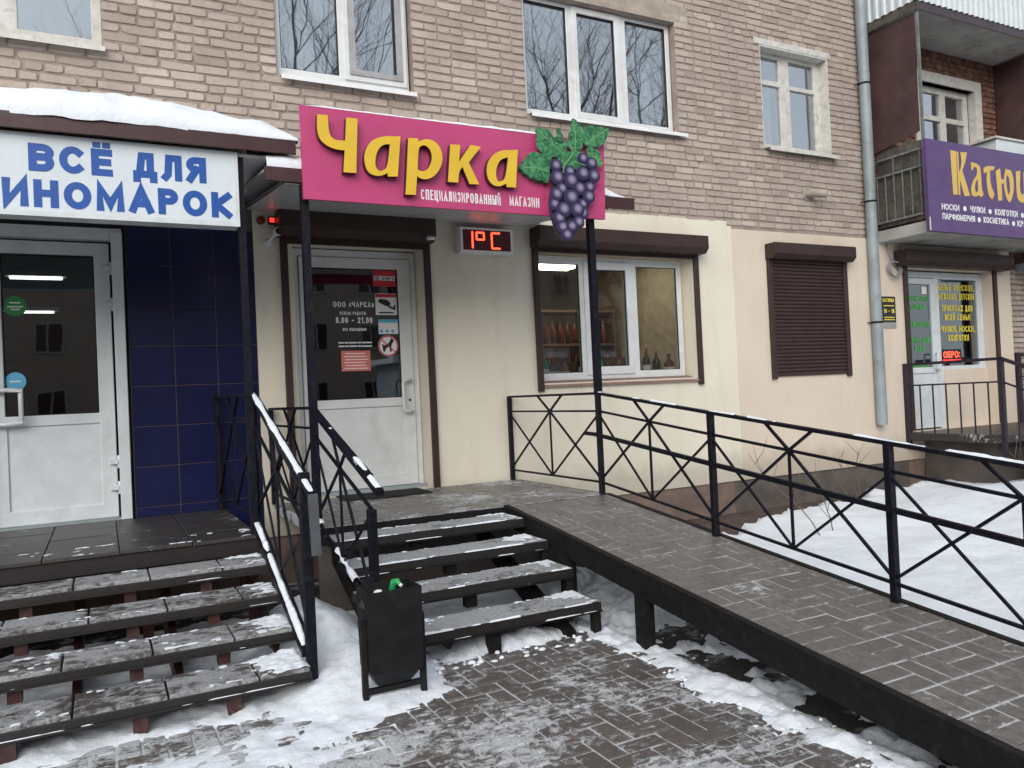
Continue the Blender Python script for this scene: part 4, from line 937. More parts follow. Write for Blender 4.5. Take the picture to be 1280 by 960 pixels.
mb = MB(); snowstrip(mb,(1.22,SY+.014,3.394),(3.2,SY+.014,3.397),.03,.014,61.3,gaps=.7,n=60); tag(mb.build('edge_snow', M['snow_clean'], ps), kind='stuff')
CH = [([(75,60),(135,65),(137,110),(141,150),(150,185),(175,205),(205,209),(235,210),(240,78),(305,85),(298,395),(225,390),(232,265),(190,262),(140,245),(100,215),(80,180),(72,120)],[]),
 ([(550,185),(535,415),(478,415),(478,395),(440,412),(400,410),(365,390),(348,352),(342,300),(355,250),(385,210),(430,190),(480,183),(510,187)],[[(490,230),(478,350),(462,375),(435,385),(412,370),(405,335),(412,285),(430,250),(455,232)]]),
 ([(595,195),(650,197),(652,215),(690,200),(730,205),(765,230),(788,275),(791,325),(775,375),(745,412),(705,432),(665,428),(645,412),(638,520),(580,518),(588,350)],[[(655,250),(672,238),(690,235),(718,255),(732,300),(725,340),(705,375),(675,388),(648,375),(650,310)]]),
 ([(835,232),(892,235),(885,330),(950,235),(1010,245),(940,335),(1000,460),(945,458),(905,360),(885,385),(880,450),(822,445)],[]),
 ([(1220,262),(1210,478),(1158,475),(1155,455),(1120,472),(1085,468),(1055,440),(1042,395),(1045,345),(1065,305),(1100,275),(1145,263),(1185,265)],[[(1165,305),(1152,415),(1135,440),(1110,445),(1098,425),(1095,385),(1105,345),(1125,315)]])]
LY = SY-.05
def smooth_loop(P, it=2):
    # round off the gentle corners of a traced letter, keep the sharp ones
    for _ in range(it):
        n = len(P); Q = []
        for i in range(n):
            a,b2,c3 = Vector(P[i-1]),Vector(P[i]),Vector(P[(i+1)%n]); d1 = b2-a; d2 = c3-b2
            if d1.length > 1e-6 and d2.length > 1e-6 and d1.angle(d2) < R(52): Q += [tuple(b2-d1*.25), tuple(b2+d2*.25)]
            else: Q.append(tuple(b2))
        P = Q
    return P
for poly,holes in CH:
    q = smooth_loop([unp(380+x/4.571,130+y_/4.571,LY) for x,y_ in poly]); hs = [smooth_loop([unp(380+x/4.571,130+y_/4.571,LY) for x,y_ in h]) for h in holes]
    body = MB().prism(q, LY, SY-.001, hs).build('letter', M['letteredge'], ps)
    MB().prism(q, LY-.004, LY-.0005, hs).build('letter_face', M['gold'], body)
x0,z0 = unp(526,243,SY); x1,z1 = unp(626,256,SY); letters('СПЕЦИАЛИЗИРОВАННЫЙ',x0,z0-.035,.072,.009,SY,.003,M['whitetext'],ps,width=x1-x0,sp=.009,single='lettering',slope=.0)
x0,z0 = unp(637,251,SY); x1,z1 = unp(674,257,SY); letters('МАГАЗИН',x0,z0-.035,.072,.009,SY,.003,M['whitetext'],ps,width=x1-x0,sp=.009,single='lettering')
# printed grape bunch on a cut-out board
GY = SY-.055
def gp(x,y_,yy=GY): return unp(640+x/5.65,140+y_/5.65,yy)
M['leaf'],t,b = nodes('printed_leaf')
L(t, mix(t, rng(t, noi(t, 15, 5, .6, dist=2.2), .36, .64), (.008,.075,.03), (.06,.27,.11)), b.inputs['Base Color']); b.inputs['Roughness'].default_value = .45
M['vein'] = basic('printed_vein', (.16,.36,.14), .5)
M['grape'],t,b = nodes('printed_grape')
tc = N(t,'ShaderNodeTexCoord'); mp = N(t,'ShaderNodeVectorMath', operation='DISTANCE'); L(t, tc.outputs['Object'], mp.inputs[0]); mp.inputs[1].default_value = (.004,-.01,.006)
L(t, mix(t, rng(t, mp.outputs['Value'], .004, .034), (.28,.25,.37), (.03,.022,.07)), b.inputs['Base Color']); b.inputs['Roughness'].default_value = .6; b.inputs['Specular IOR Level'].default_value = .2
M['boardedge'] = basic('board_edge', (.05,.05,.07), .5)
bunch = MB().prism([gp(*p,GY+.012) for p in [(290,330),(560,300),(585,380),(600,470),(565,540),(560,620),(515,740),(440,870),(380,905),(325,850),(290,740),(275,640),(282,560),(300,500),(282,430)]], GY+.012, SY-.002).build('grape_bunch', M['boardedge'], ps)
LV = [[(60,395),(85,355),(140,280),(200,290),(270,300),(285,350),(270,420),(260,500),(215,480),(160,470),(110,440)],
 [(165,110),(250,115),(300,175),(350,180),(385,210),(390,260),(380,330),(300,320),(240,300),(195,270),(170,220),(180,170)],
 [(430,40),(470,80),(500,140),(505,220),(480,290),(440,310),(400,250),(390,190),(415,130)],
 [(500,110),(545,95),(600,105),(685,115),(670,190),(640,230),(580,250),(520,240),(495,180)],
 [(530,250),(610,265),(625,320),(635,385),(590,380),(530,340)], [(322,108),(350,150),(362,215),(330,215),(310,160)], [(330,290),(500,280),(520,350),(480,400),(380,410),(320,370)]]
VN = [[(265,420),(170,390),(80,390)],[(360,290),(260,200),(180,120)],[(445,290),(450,170),(432,60)],[(520,230),(590,170),(670,125)],[(540,290),(600,330),(630,375)],None,None]
for i,(lp,vn) in enumerate(zip(LV,VN)):
    q=[]; 
    for k in range(len(lp)):
        a,c2 = lp[k],lp[(k+1)%len(lp)]; n = max(1,int(math.hypot(a[0]-c2[0],a[1]-c2[1])/22)); nx,ny = (c2[1]-a[1]),-(c2[0]-a[0]); ll = math.hypot(nx,ny)
        for s in range(n):
            u = s/n; o_ = (7 if s%2 else -3)*(1 if n > 1 else 0); q.append(gp(a[0]+(c2[0]-a[0])*u+nx/ll*o_, a[1]+(c2[1]-a[1])*u+ny/ll*o_))
    yy = GY+.006-.0022*i
    MB().prism(q, yy, yy+.0015 if i else SY-.002).build('leaf', M['leaf'], bunch)
    if vn:
        mb = MB(); P_ = [gp(*p) for p in vn]; ribbon(mb, P_, .006, yy-.0012, None)
        for s in (.35,.6,.8):
            k = 0 if s < .5 else 1; u = s*2-k; bx_,bz_ = P_[k][0]+(P_[k+1][0]-P_[k][0])*u, P_[k][1]+(P_[k+1][1]-P_[k][1])*u; dx,dz = P_[k+1][0]-P_[k][0],P_[k+1][1]-P_[k][1]; l = math.hypot(dx,dz); dx/=l; dz/=l
            for sg_ in (1,-1): ribbon(mb, [(bx_,bz_),(bx_+.035*(dx*.6-sg_*dz*.8),bz_+.035*(dz*.6+sg_*dx*.8))], .0035, yy-.0012-.0002*sg_, None)
        mb.build('vein', M['vein'], bunch)
GR = [(305,380,38),(495,330,35),(555,365,38),(315,465,45),(400,425,38),(570,455,42),(540,535,36),(345,545,38),(290,655,38),(305,585,42),(490,655,34),(490,720,38),(490,440,45),(405,490,48),(465,545,42),(530,605,40),(405,610,50),(320,755,42),(350,695,48),(445,695,46),(455,785,38),(340,820,40),(405,815,38),(370,875,38)]
gm = MB(); n1,n2 = 18,5; vs=[]
for i in range(n2+1):
    a = math.pi/2*i/n2
    for k in range(n1): th = 2*math.pi*k/n1; vs.append((.042*math.cos(a)*math.cos(th), -.0035*math.sin(a), .042*math.cos(a)*math.sin(th)))
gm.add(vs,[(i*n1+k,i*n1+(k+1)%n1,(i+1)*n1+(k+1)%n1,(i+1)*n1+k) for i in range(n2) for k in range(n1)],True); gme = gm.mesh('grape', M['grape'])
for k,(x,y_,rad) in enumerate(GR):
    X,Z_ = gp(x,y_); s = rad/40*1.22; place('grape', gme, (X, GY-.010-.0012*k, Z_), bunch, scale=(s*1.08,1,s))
mb = MB(); ribbon(mb,[gp(*p) for p in [(410,240),(425,290),(400,335),(365,370),(355,430)]],.008,GY-.012,None); ribbon(mb,[gp(*p) for p in [(400,380),(440,355),(480,370),(515,380)]],.006,GY-.0125,None); mb.build('stem', M['vein'], bunch)

# ---------------------------------------------------------------- roller shutters
def rollbox(root, x0,x1,z0,z1,d, m):
    # housing with a chamfered lower front edge
    c = (z1-z0)*.28; prof = [(-.028,z0),(-.028-d+c,z0),(-.028-d,z0+c),(-.028-d,z1-.008),(-.028-d+.01,z1),(-.028,z1)]
    n = len(prof); mb = MB(); mb.add([(x0,y,z) for y,z in prof]+[(x1,y,z) for y,z in prof], [(i,(i+1)%n,n+(i+1)%n,n+i) for i in range(n)]+[tuple(reversed(range(n))),tuple(range(n,2*n))]); return mb.build('housing', m, root, bevel=.003)
def rails(root, xs, z0, z1, m, w=.06):
    for x in xs: box('guide_rail', m, root, x-w/2,x+w/2,-.062,-.028,z0,z1, bevel=.003)
BM_ = M['brownmetal']
r1 = thing('roller_shutter', 'open brown roller shutter over the middle door', 'shutter', (2.1,0,2.9), 'brown roller shutters')
rollbox(r1,1.34,2.72,2.845,3.06,.20,BM_); rails(r1,(1.402,2.69),.622,2.844,BM_); box('bottom_slat', BM_, r1, 1.434,2.658,-.055,-.035,2.80,2.86)
r2 = thing('roller_shutter', 'open brown roller shutter over the shop window', 'shutter', (4.85,0,2.9), 'brown roller shutters')
rollbox(r2,3.79,5.90,2.87,3.06,.20,BM_); rails(r2,(3.832,5.86),1.45,2.869,BM_); box('bottom_slat', BM_, r2, 3.864,5.828,-.055,-.035,2.83,2.885)
r3 = thing('roller_shutter', 'closed brown roller shutter on the peach wall by the drainpipe', 'shutter', (7.65,0,2.2), 'brown roller shutters')
rollbox(r3,6.92,8.27,2.87,3.05,.17,BM_); rails(r3,(6.965,8.225),1.47,2.869,BM_,.07)
slat = MB(); n = 6
prof = [(-.030,0),(-.040,.006),(-.046,.018),(-.046,.030),(-.040,.040),(-.030,.044)]; slat.add([(7.0,y,z) for y,z in prof]+[(8.19,y,z) for y,z in prof], [(i,i+1,n+i+1,n+i) for i in range(n-1)], True)
for k in range(30):
    z = 1.545+.0445*k
    MB().add([(v[0],v[1],v[2]+z) for v in slat.v], slat.f, True).build('slat', BM_, r3)
box('bottom_bar', BM_, r3, 7.0,8.19,-.05,-.028,1.50,1.545, bevel=.003)
r4 = thing('roller_shutter', 'open brown roller shutter over the far right door', 'shutter', (10.3,0,2.9), 'brown roller shutters')
rollbox(r4,9.18,11.48,2.86,3.06,.20,BM_); rails(r4,(9.37,11.30),.72,2.859,BM_,.07)

# ---------------------------------------------------------------- small fittings on the wall
led = thing('led_display', 'red LED temperature display reading one degree under the pink sign', 'display', (3.25,-.1,2.85))
MB().box(2.99,3.545,-.14,-.03,2.775,3.015).build('housing', M['white'], led, bevel=.006)
M['ledscreen'] = basic('dark_red_screen', (.085,.006,.008), .35); MB().box(3.02,3.515,-.143,-.139,2.80,2.99).build('screen', M['ledscreen'], led)
def seg(a,b2,w=.017): 
    mb = MB(); ribbon(mb,[a,b2],w,-.146,-.142); mb.build('digit_segment', M['led'], led)
for zz in ((2.825,2.885),(2.905,2.965)): seg((3.115,zz[0]),(3.115,zz[1]))
seg((3.165,2.965),(3.225,2.965)); seg((3.165,2.90),(3.225,2.90)); seg((3.158,2.905),(3.158,2.96)); seg((3.234,2.905),(3.234,2.96))
seg((3.325,2.968),(3.395,2.968)); seg((3.325,2.822),(3.395,2.822)); seg((3.315,2.83),(3.315,2.885)); seg((3.315,2.905),(3.315,2.96))
ob = thing('led_display', 'small red LED scrolling sign in the far right shop window', 'display', (10.5,.13,1.6))
box('housing', M['blackprint'], ob, 10.30,10.72,.126,.138,1.58,1.78); letters('ОБРО:',10.32,1.66,.09,.016,.1255,.002,M['led'],ob,width=.36,single='lettering'); box('ticker', M['ledred'], ob, 10.31,10.70,.122,.1255,1.59,1.635)
cc_ = thing('security_camera', 'white bullet security camera on the wall left of the middle door', 'camera', (1.30,-.02,2.86))
MB().lathe((1.27,-.022,2.80),[(.0001,-.02),(.035,-.02),(.035,0),(.0001,0)],12,'y').build('base_plate', M['white'], cc_)
MB().tube([(1.27,-.03,2.80),(1.28,-.08,2.81),(1.32,-.10,2.86)],.012,8).build('arm', M['white'], cc_)
MB().tube([(1.335,-.02,2.885),(1.335,-.05,2.883),(1.342,-.17,2.875)],[.02,.033,.036],14).build('body', M['white'], cc_)
MB().lathe((1.3425,-.172,2.875),[(.0001,0),(.027,0),(.027,-.003),(.0001,-.003)],12,'y').build('lens', M['rubber'], cc_)
al = thing('alarm_lamp', 'small red alarm lamp and siren above the security camera', 'alarm lamp', (1.27,-.02,2.99))
MB().lathe((1.225,-.022,2.985),[(.033,0),(.033,-.04),(.02,-.05),(.0001,-.052)],14,'y').build('siren', basic('dark_red_plastic',(.18,.02,.02),.4), al)
box('body', M['blackprint'], al, 1.285,1.345,-.05,-.022,2.955,3.02, bevel=.004); 
for z in (2.975,2.995): box('led', M['ledred'], al, 1.297,1.333,-.054,-.0505,z,z+.012)
c2_ = thing('security_camera', 'tiny white camera under the right end of the door shutter housing', 'camera', (2.66,-.2,2.87))
MB().tube([(2.62,-.245,2.862),(2.69,-.25,2.868)],.016,10).build('body', M['white'], c2_); box('bracket', M['grey'], c2_, 2.63,2.67,-.245,-.225,2.872,2.89)
vt = thing('vent_stub', 'short grey vent pipe sticking out of the brick wall near the drainpipe', 'vent', (7.7,0,3.68))
MB().tube([(7.66,.02,3.70),(7.70,-.08,3.70),(7.80,-.20,3.665)],[.045,.05,.05],10,False).build('pipe', M['concrete'], vt); MB().lathe((7.705,-.004,3.70),[(.09,0),(.09,-.008),(.06,-.01)],12,'y').build('collar', M['concrete'], vt)
pl_ = thing('wall_plaque', 'black plaque with yellow opening hours beside the drainpipe', 'plaque', (9.02,-.03,2.3))
box('plate', M['blackprint'], pl_, 8.90,9.16,-.036,-.027,2.14,2.47); box('lower_strip', M['grey'], pl_, 8.92,9.16,-.034,-.027,2.06,2.135)
letters('КАТЮША',8.915,2.40,.045,.009,-.0365,.001,M['yellowtext'],pl_,width=.22,single='lettering'); letters('10 - 18',8.93,2.255,.055,.012,-.0365,.001,M['yellowtext'],pl_,width=.20,single='lettering') if False else letters('10 - 18',8.93,2.255,.055,.012,-.0365,.001,M['yellowtext'],pl_,width=.20,single='lettering')
for z in (2.345,2.195,2.165): box('print_line', M['yellowtext'], pl_, 8.93,9.13,-.0372,-.0361,z,z+.012)
cb = MB(); P_=[]
for k in range(40): th = k*2*math.pi/13; P_.append((9.12+.11*math.cos(th)+.01*math.sin(k), -.05-.0015*k, 2.82+.10*math.sin(th)))
cb.tube([(9.04,-.04,3.16),(9.06,-.045,3.05),(9.12,-.05,2.93)]+P_+[(9.27,-.05,2.80)],.008,6)
tag(cb.build('cable_coil', M['grey'], None), 'coil of grey cable hanging beside the far right door', 'cable')
dp = thing('drainpipe', 'galvanised steel drainpipe running down the wall beside the balcony', 'drainpipe', (8.72,-.1,.84))
zs = [.84,1.0,2.3,3.75,5.2,6.6,8]
for k in range(6): MB().tube([(8.715,-.09,zs[k]),(8.715,-.09,zs[k+1]-.03),(8.715,-.09,zs[k+1]+.04)],[.068,.068,.064],16,False).build('pipe_length', M['galv'], dp)
for z in (2.13,3.66,5.16): 
    MB().lathe((8.715,-.09,z),[(.069,-.012),(.074,-.01),(.074,.01),(.069,.012)],16).build('bracket', M['blackrough'], dp); MB().tube([(8.62,-.02,z),(8.64,-.08,z)],.008,6).build('bracket_pin', M['blackrough'], dp)

# ---------------------------------------------------------------- balconies and the purple sign
bl = thing('balcony', 'open balcony with rusty maroon side panel behind the purple sign', 'balcony', (10.3,0,3.3), 'balconies right of the drainpipe')
M['slab'] = basic('balcony_concrete', (.36,.355,.33), .9, var=.12, scale=4, dirt=((.17,.15,.13),3,.7), bmp=.4, bscale=25)
box('floor_slab', M['slab'], bl, 8.9,12.6,-.72,.0,3.16,3.30)
M['maroon'] = basic('rusty_maroon_sheet', (.060,.030,.030), .6, var=.2, scale=3, dirt=((.10,.055,.045),4,.5), bmp=.1)
MB().add([(8.915,-.67,4.40),(8.915,-.02,4.30),(8.915,-.02,5.86),(8.915,-.67,5.84),(8.923,-.67,4.40),(8.923,-.02,4.30),(8.923,-.02,5.86),(8.923,-.67,5.84)],[(0,3,2,1),(4,5,6,7),(0,1,5,4),(3,7,6,2),(0,4,7,3),(1,2,6,5)]).build('side_panel', M['maroon'], bl)
M['oldboard'] = basic('weathered_board', (.075,.068,.055), .9, var=.3, scale=6, dirt=((.2,.17,.14),9,.5), bmp=.4)
for k in range(5): box('board', M['oldboard'], bl, 8.945,8.957,-.655+.125*k,-.54+.125*k,3.34,4.36+random.uniform(-.06,.03))
M['wornrail'] = basic('worn_grey_steel', (.16,.17,.17), .6, var=.3, scale=20)
for z in (3.40,3.98,4.19): MB().bar((8.91,-.68,z),(8.91,-.02,z),.022).build('rail', M['wornrail'], bl)
for k in range(6): MB().bar((8.91,-.65+.12*k,3.40),(8.91,-.65+.12*k,3.98+(.2 if k%3==0 else 0)),.012).build('baluster', M['wornrail'], bl)
MB().bar((8.93,-.70,3.30),(8.93,-.70,5.85),.03).build('corner_post', M['wornrail'], bl)
box('partition', M['maroon'], bl, 11.6,11.66,-.70,-.02,3.31,5.84); 
MB().bar((8.93,-.7,4.19),(12.5,-.7,4.19),.03).build('rail', M['wornrail'], bl)
cbx = thing('cabinet', 'white cabinet standing on the balcony behind the purple sign', 'cabinet', (11.1,-.35,3.3))
box('body', M['pvc2'], cbx, 10.55,11.5,-.62,-.2,3.302,4.5, bevel=.008); box('top', M['oldwhite'], cbx, 10.5,11.55,-.64,-.18,4.502,4.53)
bu = thing('balcony', 'upper balcony clad in pale corrugated sheet at the top right corner', 'balcony', (10.3,0,5.9), 'balconies right of the drainpipe')
box('floor_slab', M['slab'], bu, 8.9,12.6,-.72,.0,5.865,5.96)
M['edge'] = basic('dark_drip_edge', (.05,.04,.05), .6); box('drip_edge', M['edge'], bu, 8.885,12.6,-.735,-.721,5.86,5.985); box('drip_edge', M['oldboard'], bu, 8.88,8.899,-.72,-.02,5.86,5.985)
def corr(axis, a0,a1,c,z0,z1):
    mb = MB(); n = int((a1-a0)/.018); vs=[]
    for i in range(n+1):
        a = a0+(a1-a0)*i/n; o_ = .009*(1 if (i//3)%2 else -1); p = (a,c+o_) if axis=='x' else (c+o_,a); vs += [(p[0],p[1],z0),(p[0],p[1],z1)]
    return mb.add(vs,[(2*i,2*i+2,2*i+3,2*i+1) for i in range(n)])
M['siding'] = basic('pale_siding', (.55,.60,.62), .5, var=.05, dirt=((.42,.46,.48),4,.4))
corr('x',8.87,12.6,-.745,5.97,7.1).build('siding', M['siding'], bu); corr('y',-.745,-.02,8.87,5.97,7.1).build('siding', M['siding'], bu)
pg = thing('sign', 'purple sign with yellow old-style letters fixed to the balcony front', 'sign', (10,-.78,3.7))
PY = -.80
M['purple'] = basic('purple_sign_film', (.085,.042,.15), .4, var=.06, scale=2); M['yellow'] = basic('pale_gold_film', (.62,.42,.10), .45, var=.04)
MB().box(8.82,12.4,PY,PY+.04,3.155,4.262).build('panel', M['purple'], pg); box('edge_trim', M['oldwhite'], pg, 8.818,8.84,PY-.004,PY-.0005,3.16,3.32)
def kp(x,y_): return unp(1140+x/6.857,160+y_/6.857,PY)
def glyph(*polys): 
    mb = MB()
    for k,(p,hs) in enumerate(polys): mb.prism(smooth_loop([kp(*q) for q in p],1), PY-.004-.0006*k, PY-.001, [[kp(*q) for q in h] for h in hs])
    mb.build('letter', M['yellow'], pg)
glyph(([(325,190),(376,200),(390,572),(352,570)],[]),([(381,203),(393,206),(402,385),(425,300),(412,208),(468,210),(455,290),(428,365),(450,430),(495,582),(448,585),(408,440),(412,575),(398,573)],[]))
glyph(([(500,295),(545,300),(580,330),(590,400),(595,520),(612,570),(590,595),(570,575),(540,592),(510,575),(503,520),(520,450),(556,405),(555,350),(535,330),(510,370)],[[(562,440),(566,540),(545,555),(535,510),(545,460)]]))
glyph(([(610,345),(640,325),(705,330),(700,360),(665,365),(670,480),(705,570),(685,615),(655,580),(638,480),(640,370),(615,392)],[]))
glyph(([(715,370),(752,345),(762,440),(785,440),(785,475),(765,478),(772,620),(738,625)],[]),([(800,350),(845,365),(868,430),(870,540),(850,620),(830,640),(805,600),(788,520),(785,430)],[[(808,400),(830,430),(840,530),(828,580),(814,540),(804,460)]]))
glyph(([(888,372),(925,366),(922,540),(940,575),(958,560),(952,380),(985,376),(985,560),(1003,590),(1020,570),(1015,390),(1050,392),(1052,640),(1010,650),(985,620),(960,640),(925,640),(895,590)],[]))
glyph(([(1085,395),(1135,400),(1165,430),(1180,520),(1185,640),(1200,690),(1180,710),(1150,690),(1120,700),(1090,680),(1088,620),(1105,550),(1140,505),(1138,450),(1120,430),(1095,470)],[[(1146,545),(1150,640),(1130,655),(1122,610),(1130,560)]]))
def smalltext(s, px0, py0, px1, py1, pxh):
    # words along a line of the sign, given by the photograph's base line end points
    a = unp(px0,py0,PY); b2 = unp(px1,py1,PY); h = abs(unp(px0,py0-pxh,PY)[1]-a[1]); letters(s, a[0], a[1], h, h*.17, PY, .003, M['whitetext'], pg, width=b2[0]-a[0], sp=h*.12, single='lettering')
K = lambda x,y_: (1140+x/6.857,160+y_/6.857)
for s,(a,b2) in (('НОСКИ',((255,697),(405,712))),('ЧУЛКИ',((500,720),(627,735))),('КОЛГОТКИ',((712,745),(905,768))),('ПАРФЮМЕРИЯ',((262,780),(540,806))),('КОСМЕТИКА',((615,812),(832,838))),('КРА',((905,845),(985,855)))):
    smalltext(s,*K(*a),*K(*b2),52/6.857)
for x,y_ in ((452,692),(668,717),(945,749),(575,787),(869,820)):
    X,Z_ = kp(x,y_); disc(pg,'bullet_dot',X,Z_,.032,PY-.001,M['whitetext'])

# ---------------------------------------------------------------- far right porch
po = thing('porch', 'dark concrete porch slab before the far right door', 'porch', (10.4,-.7,.6))
box('slab', M['ltile'], po, 9.25,13.2,-1.30,-.03,.60,.70, bevel=.01); box('base', M['plinthdark'], po, 9.6,13.0,-1.0,-.03,-.1,.598)
for k in range(4): box('step', M['ltile2'], po, 9.6,13.0,-1.62-.31*k,-1.31-.31*k,.44-.15*k,.55-.15*k, bevel=.006)
rp = thing('railing', 'dark barred railing round the far right porch', 'railing', (9.27,-.6,.7), 'black steel railings')
M['plum'] = basic('dark_plum_paint', (.018,.010,.022), .45, var=.2)
X_ = 9.27
post(rp,(X_,-.05,.50),1.09,M['plum'],.06); post(rp,(X_,-1.28,.45),1.14,M['plum'],.05)
MB().bar((X_,.0,1.58),(X_,-1.30,1.59),.05,.035).build('top_rail', M['plum'], rp); MB().bar((X_,-.05,1.31),(X_,-1.28,1.32),.02).build('rail', M['plum'], rp)
for k in range(6): MB().bar((X_,-.24-.175*k,.60),(X_,-.24-.175*k,1.31),.014).build('bar', M['plum'], rp)
MB().bar((X_,-1.28,1.59),(X_,-2.6,1.05),.05,.035).build('top_rail', M['plum'], rp); MB().bar((X_,-1.28,1.32),(X_,-2.6,.78),.02).build('rail', M['plum'], rp)
for k in range(6): MB().bar((X_,-1.45-.19*k,.5-.075*k),(X_,-1.45-.19*k,1.25-.078*k),.014).build('bar', M['plum'], rp)
post(rp,(X_,-2.6,-.1),1.15,M['plum'],.05)
rq = thing('railing', 'second dark railing behind the far right porch', 'railing', (11.75,-.6,.7), 'black steel railings')
for y in (-.05,-.75): post(rq,(11.75,y,.70),1.0,M['plum'],.06)
MB().bar((11.75,0,1.66),(11.75,-1.3,1.66),.05).build('top_rail', M['plum'], rq); MB().bar((11.75,0,1.35),(11.75,-1.3,1.35),.02).build('rail', M['plum'], rq)
for k in range(6): MB().bar((11.75,-.2-.18*k,.75),(11.75,-.2-.18*k,1.35),.014).build('bar', M['plum'], rq)
na = thing('awning', 'grey end of the next awning at the right edge', 'awning', (13,-.5,3), 'snowy entrance awnings')
box('edge', M['galv'], na, 11.85,15,-.85,-.02,2.90,2.98); MB().bar((12.35,-.8,.7),(12.35,-.8,2.9),.07).build('pole', M['blackrough'], na)

# ---------------------------------------------------------------- bin, bottle, mat
bn = thing('litter_bin', 'square black steel litter bin on a frame in front of the stairs', 'bin', (1.18,-3.05,0))
bx0,bx1 = 1.085,1.322; BY = -3.20
mb = MB(); w = .012
def binring(y0,y1,x0,x1,z): return [(x0,y0,z),(x1,y0,z),(x1,y1,z),(x0,y1,z)]
zt = .54; o4 = binring(BY,BY+.20,bx0-.02,bx1+.01,zt); o3 = binring(BY+.005,BY+.195,bx0-.015,bx1+.005,.16); o2 = binring(BY+.05,BY+.16,bx0+.03,bx1-.05,.085)
i4 = binring(BY+.006,BY+.194,bx0-.014,bx1+.004,zt); i2 = binring(BY+.056,BY+.154,bx0+.036,bx1-.056,.10)
mb.add(o4+o3+o2+i4+i2, [(4+i,4+(i+1)%4,(i+1)%4,i) for i in range(4)]+[(8+i,8+(i+1)%4,4+(i+1)%4,4+i) for i in range(4)]+[(8,11,10,9)]+[(i,(i+1)%4,12+(i+1)%4,12+i) for i in range(4)]+[(12+i,12+(i+1)%4,16+(i+1)%4,16+i) for i in range(4)]+[(16,17,18,19)])
M['binblack'] = basic('bin_black_paint', (.008,.008,.009), .6, spec=.25, var=.25, scale=12, dirt=((.022,.022,.023),9,.3), bmp=.25)
mb.build('body', M['binblack'], bn)
for x in (bx0-.032,bx1+.022): box('leg', M['binblack'], bn, x-.014,x+.014,BY+.05,BY+.078,-.05,.40, bevel=.002)
MB().bar((bx0-.03,BY+.064,.065),(bx1+.02,BY+.064,.065),.025).build('crossbar', M['binblack'], bn)
mb = MB(); rr = random.Random(5)
for k in range(7): clump(mb, 1.19+rr.uniform(-.09,.09), BY+.10+rr.uniform(-.05,.05), .46, .05,.05,.05, rr.random()*50)
tag(mb.build('rubbish', basic('dark_rubbish', (.03,.03,.032), .4, var=.5, scale=20), bn), kind='stuff')
bt = thing('bottle', 'green bottle neck sticking out of the litter bin', 'bottle', (1.25,BY+.12,.46))
q0 = Vector((1.215,BY+.13,.46)); q1 = Vector((1.225,BY+.09,.56)); q2 = Vector((1.24,BY+.05,.55))
MB().tube([q0,q1,q1+Vector((.012,-.01,.0)),q2],[.02,.017,.015,.009],10).build('body', M['bottlegreen'], bt); MB().tube([q2,q2+Vector((.007,-.009,-.008))],.009,8).build('cap', M['white'], bt)
wr = MB(); clump(wr,1.13,BY+.06,.505,.03,.02,.035,4.4); tag(wr.build('crumpled_wrapper', M['white'], None), 'crumpled white wrapper lying in the litter bin', 'wrapper')
dm = thing('doormat', 'black rubber doormat before the middle door', 'doormat', (2.1,-.2,.62))
MB().box(1.75,2.50,-.42,-.05,.624,.636).build('base', M['rubber'], dm, bevel=.003)
mb = MB(); [mb.box(1.77+.03*i,1.785+.03*i,-.40,-.07,.6365,.641) for i in range(24)]; mb.build('ribs', M['rubber'], dm)

# ---------------------------------------------------------------- bare shrubs in the yard
def shrub(name,label,x,y,z,stems,h,seed,lean=(0,0)):
    r = random.Random(seed); o = thing(name,label,'shrub',(x,y,z),'bare shrubs in the snowy yard')
    for s in range(stems):
        mb = MB(); p = Vector((x+r.uniform(-.06,.06),y+r.uniform(-.06,.06),z-.05)); d = Vector((r.gauss(lean[0],.28),r.gauss(lean[1],.28),1)).normalized(); P=[p.copy()]; hh = h*r.uniform(.55,1.1)
        for k in range(9):
            d = (d+Vector((r.gauss(0,.11),r.gauss(0,.11),.02))).normalized(); p = p+d*hh/9; P.append(p.copy())
        mb.tube(P,[.0065*(1-.08*k) for k in range(10)],5)
        for k in (3,4,5,6,7,8):
            q = P[k].copy(); dd = (d+Vector((r.gauss(0,.7),r.gauss(0,.7),.3))).normalized(); Q=[q.copy()]
            for m_ in range(4): dd = (dd+Vector((r.gauss(0,.15),r.gauss(0,.15),.08))).normalized(); q = q+dd*hh*.07; Q.append(q.copy())
            mb.tube(Q,[.0035,.003,.0025,.002,.0012],4)
        mb.build('stem', M['twig'], o)
shrub('bare_shrub','thin bare twig standing in the snow beyond the ramp railing',5.6,-1.9,.05,2,1.15,3,(-.25,.1))
shrub('bare_shrub','bare twigs before the peach wall below the closed shutter',7.5,-.7,.0,3,.9,8)
shrub('bare_shrub','bare bush with many twigs before the far right porch',7.9,-2.6,.25,12,.75,13,(-.1,0))

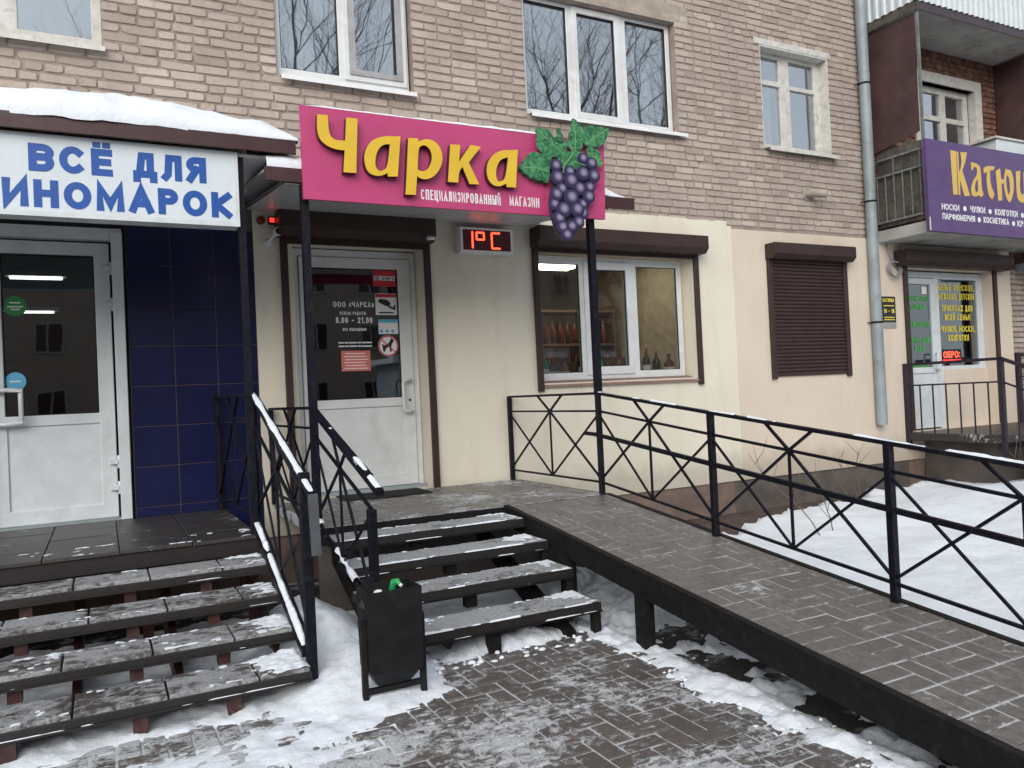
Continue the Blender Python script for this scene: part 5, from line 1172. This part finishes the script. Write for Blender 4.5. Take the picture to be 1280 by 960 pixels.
# ---------------------------------------------------------------- across the street: seen only as reflections in the glass
def tree(label,x,y,h,seed):
    r = random.Random(seed); o = thing('bare_tree',label,'tree',(x,y,0),'bare street trees')
    tk = MB(); cr = MB()
    def grow(p,d,l,rad,lev):
        P=[p.copy()]; Rr=[rad]; n = 5
        for k in range(n):
            d = (d+Vector((r.gauss(0,.10),r.gauss(0,.10),.05 if lev else .0))).normalized(); p = p+d*l/n; P.append(p.copy()); Rr.append(rad*(1-.5*(k+1)/n))
        (tk if lev == 0 else cr).tube(P,Rr,7 if lev<2 else (5 if lev<3 else 3),False)
        if lev >= 5: return
        for k in range((4,4,4,3,3)[lev]):
            s = r.uniform(.35,1) if lev else r.uniform(.45,1); i = min(n,max(1,int(s*n+.5))); a = Vector((r.gauss(0,1),r.gauss(0,1),r.gauss(.1,.5))).normalized()
            grow(P[i].copy(),(d*.8+a*.85).normalized(),l*r.uniform(.55,.78),Rr[i]*.6,lev+1)
        grow(P[-1].copy(),d,l*.7,Rr[-1],lev+1)
    grow(Vector((x,y,-.1)),Vector((0,0,1)),h*.36,h*.016,0)
    tk.build('trunk', M['bark'], o); cr.build('branches', M['bark'], o)
tree('tall bare tree mirrored in the three-light upper window',12.5,-13,15,4)
tree('tall bare tree mirrored at the left of the upper window',4.6,-15,15,9)
tree('bare tree mirrored in the right pane of the upper window',17.5,-17,16,21)
tree('bare tree further along the street, mirrored faintly',24,-19,15,33)
ob_ = thing('apartment_building', 'long apartment building across the street, mirrored in the shop glass', 'building', (10,-34,0))
box('wall', M['brickfar'], ob_, -25,50,-44,-34,-.1,9.5); box('roof', M['snow_clean'], ob_, -25.3,50.3,-44.3,-33.7,9.51,9.8)
wm = MB().holed(-.6,.6,-.7,.7,.05,-.02,[(-.52,-.04,-.62,.62),(.04,.52,-.62,.62)]).mesh('window', M['grey']); pm_ = MB().box(-.56,.56,-.01,.01,-.66,.66).mesh('pane', M['winedark'])
for i in range(24):
    for j in range(3):
        w_ = place('window', wm, (-23+3*i,-33.98,1.9+3*j), ob_); place('pane', pm_, (-23+3*i,-33.98,1.9+3*j), w_)
ky = thing('kiosk', 'low white kiosk with snowy roof across the street, mirrored in the shop window', 'kiosk', (14,-20,0))
box('wall', M['siding'], ky, 10,19,-24,-21,-.1,2.8); box('roof', M['snow_clean'], ky, 9.6,19.4,-24.4,-20.6,2.81,3.05); box('window', M['winedark'], ky, 11,18,-20.99,-20.95,1.0,2.2)
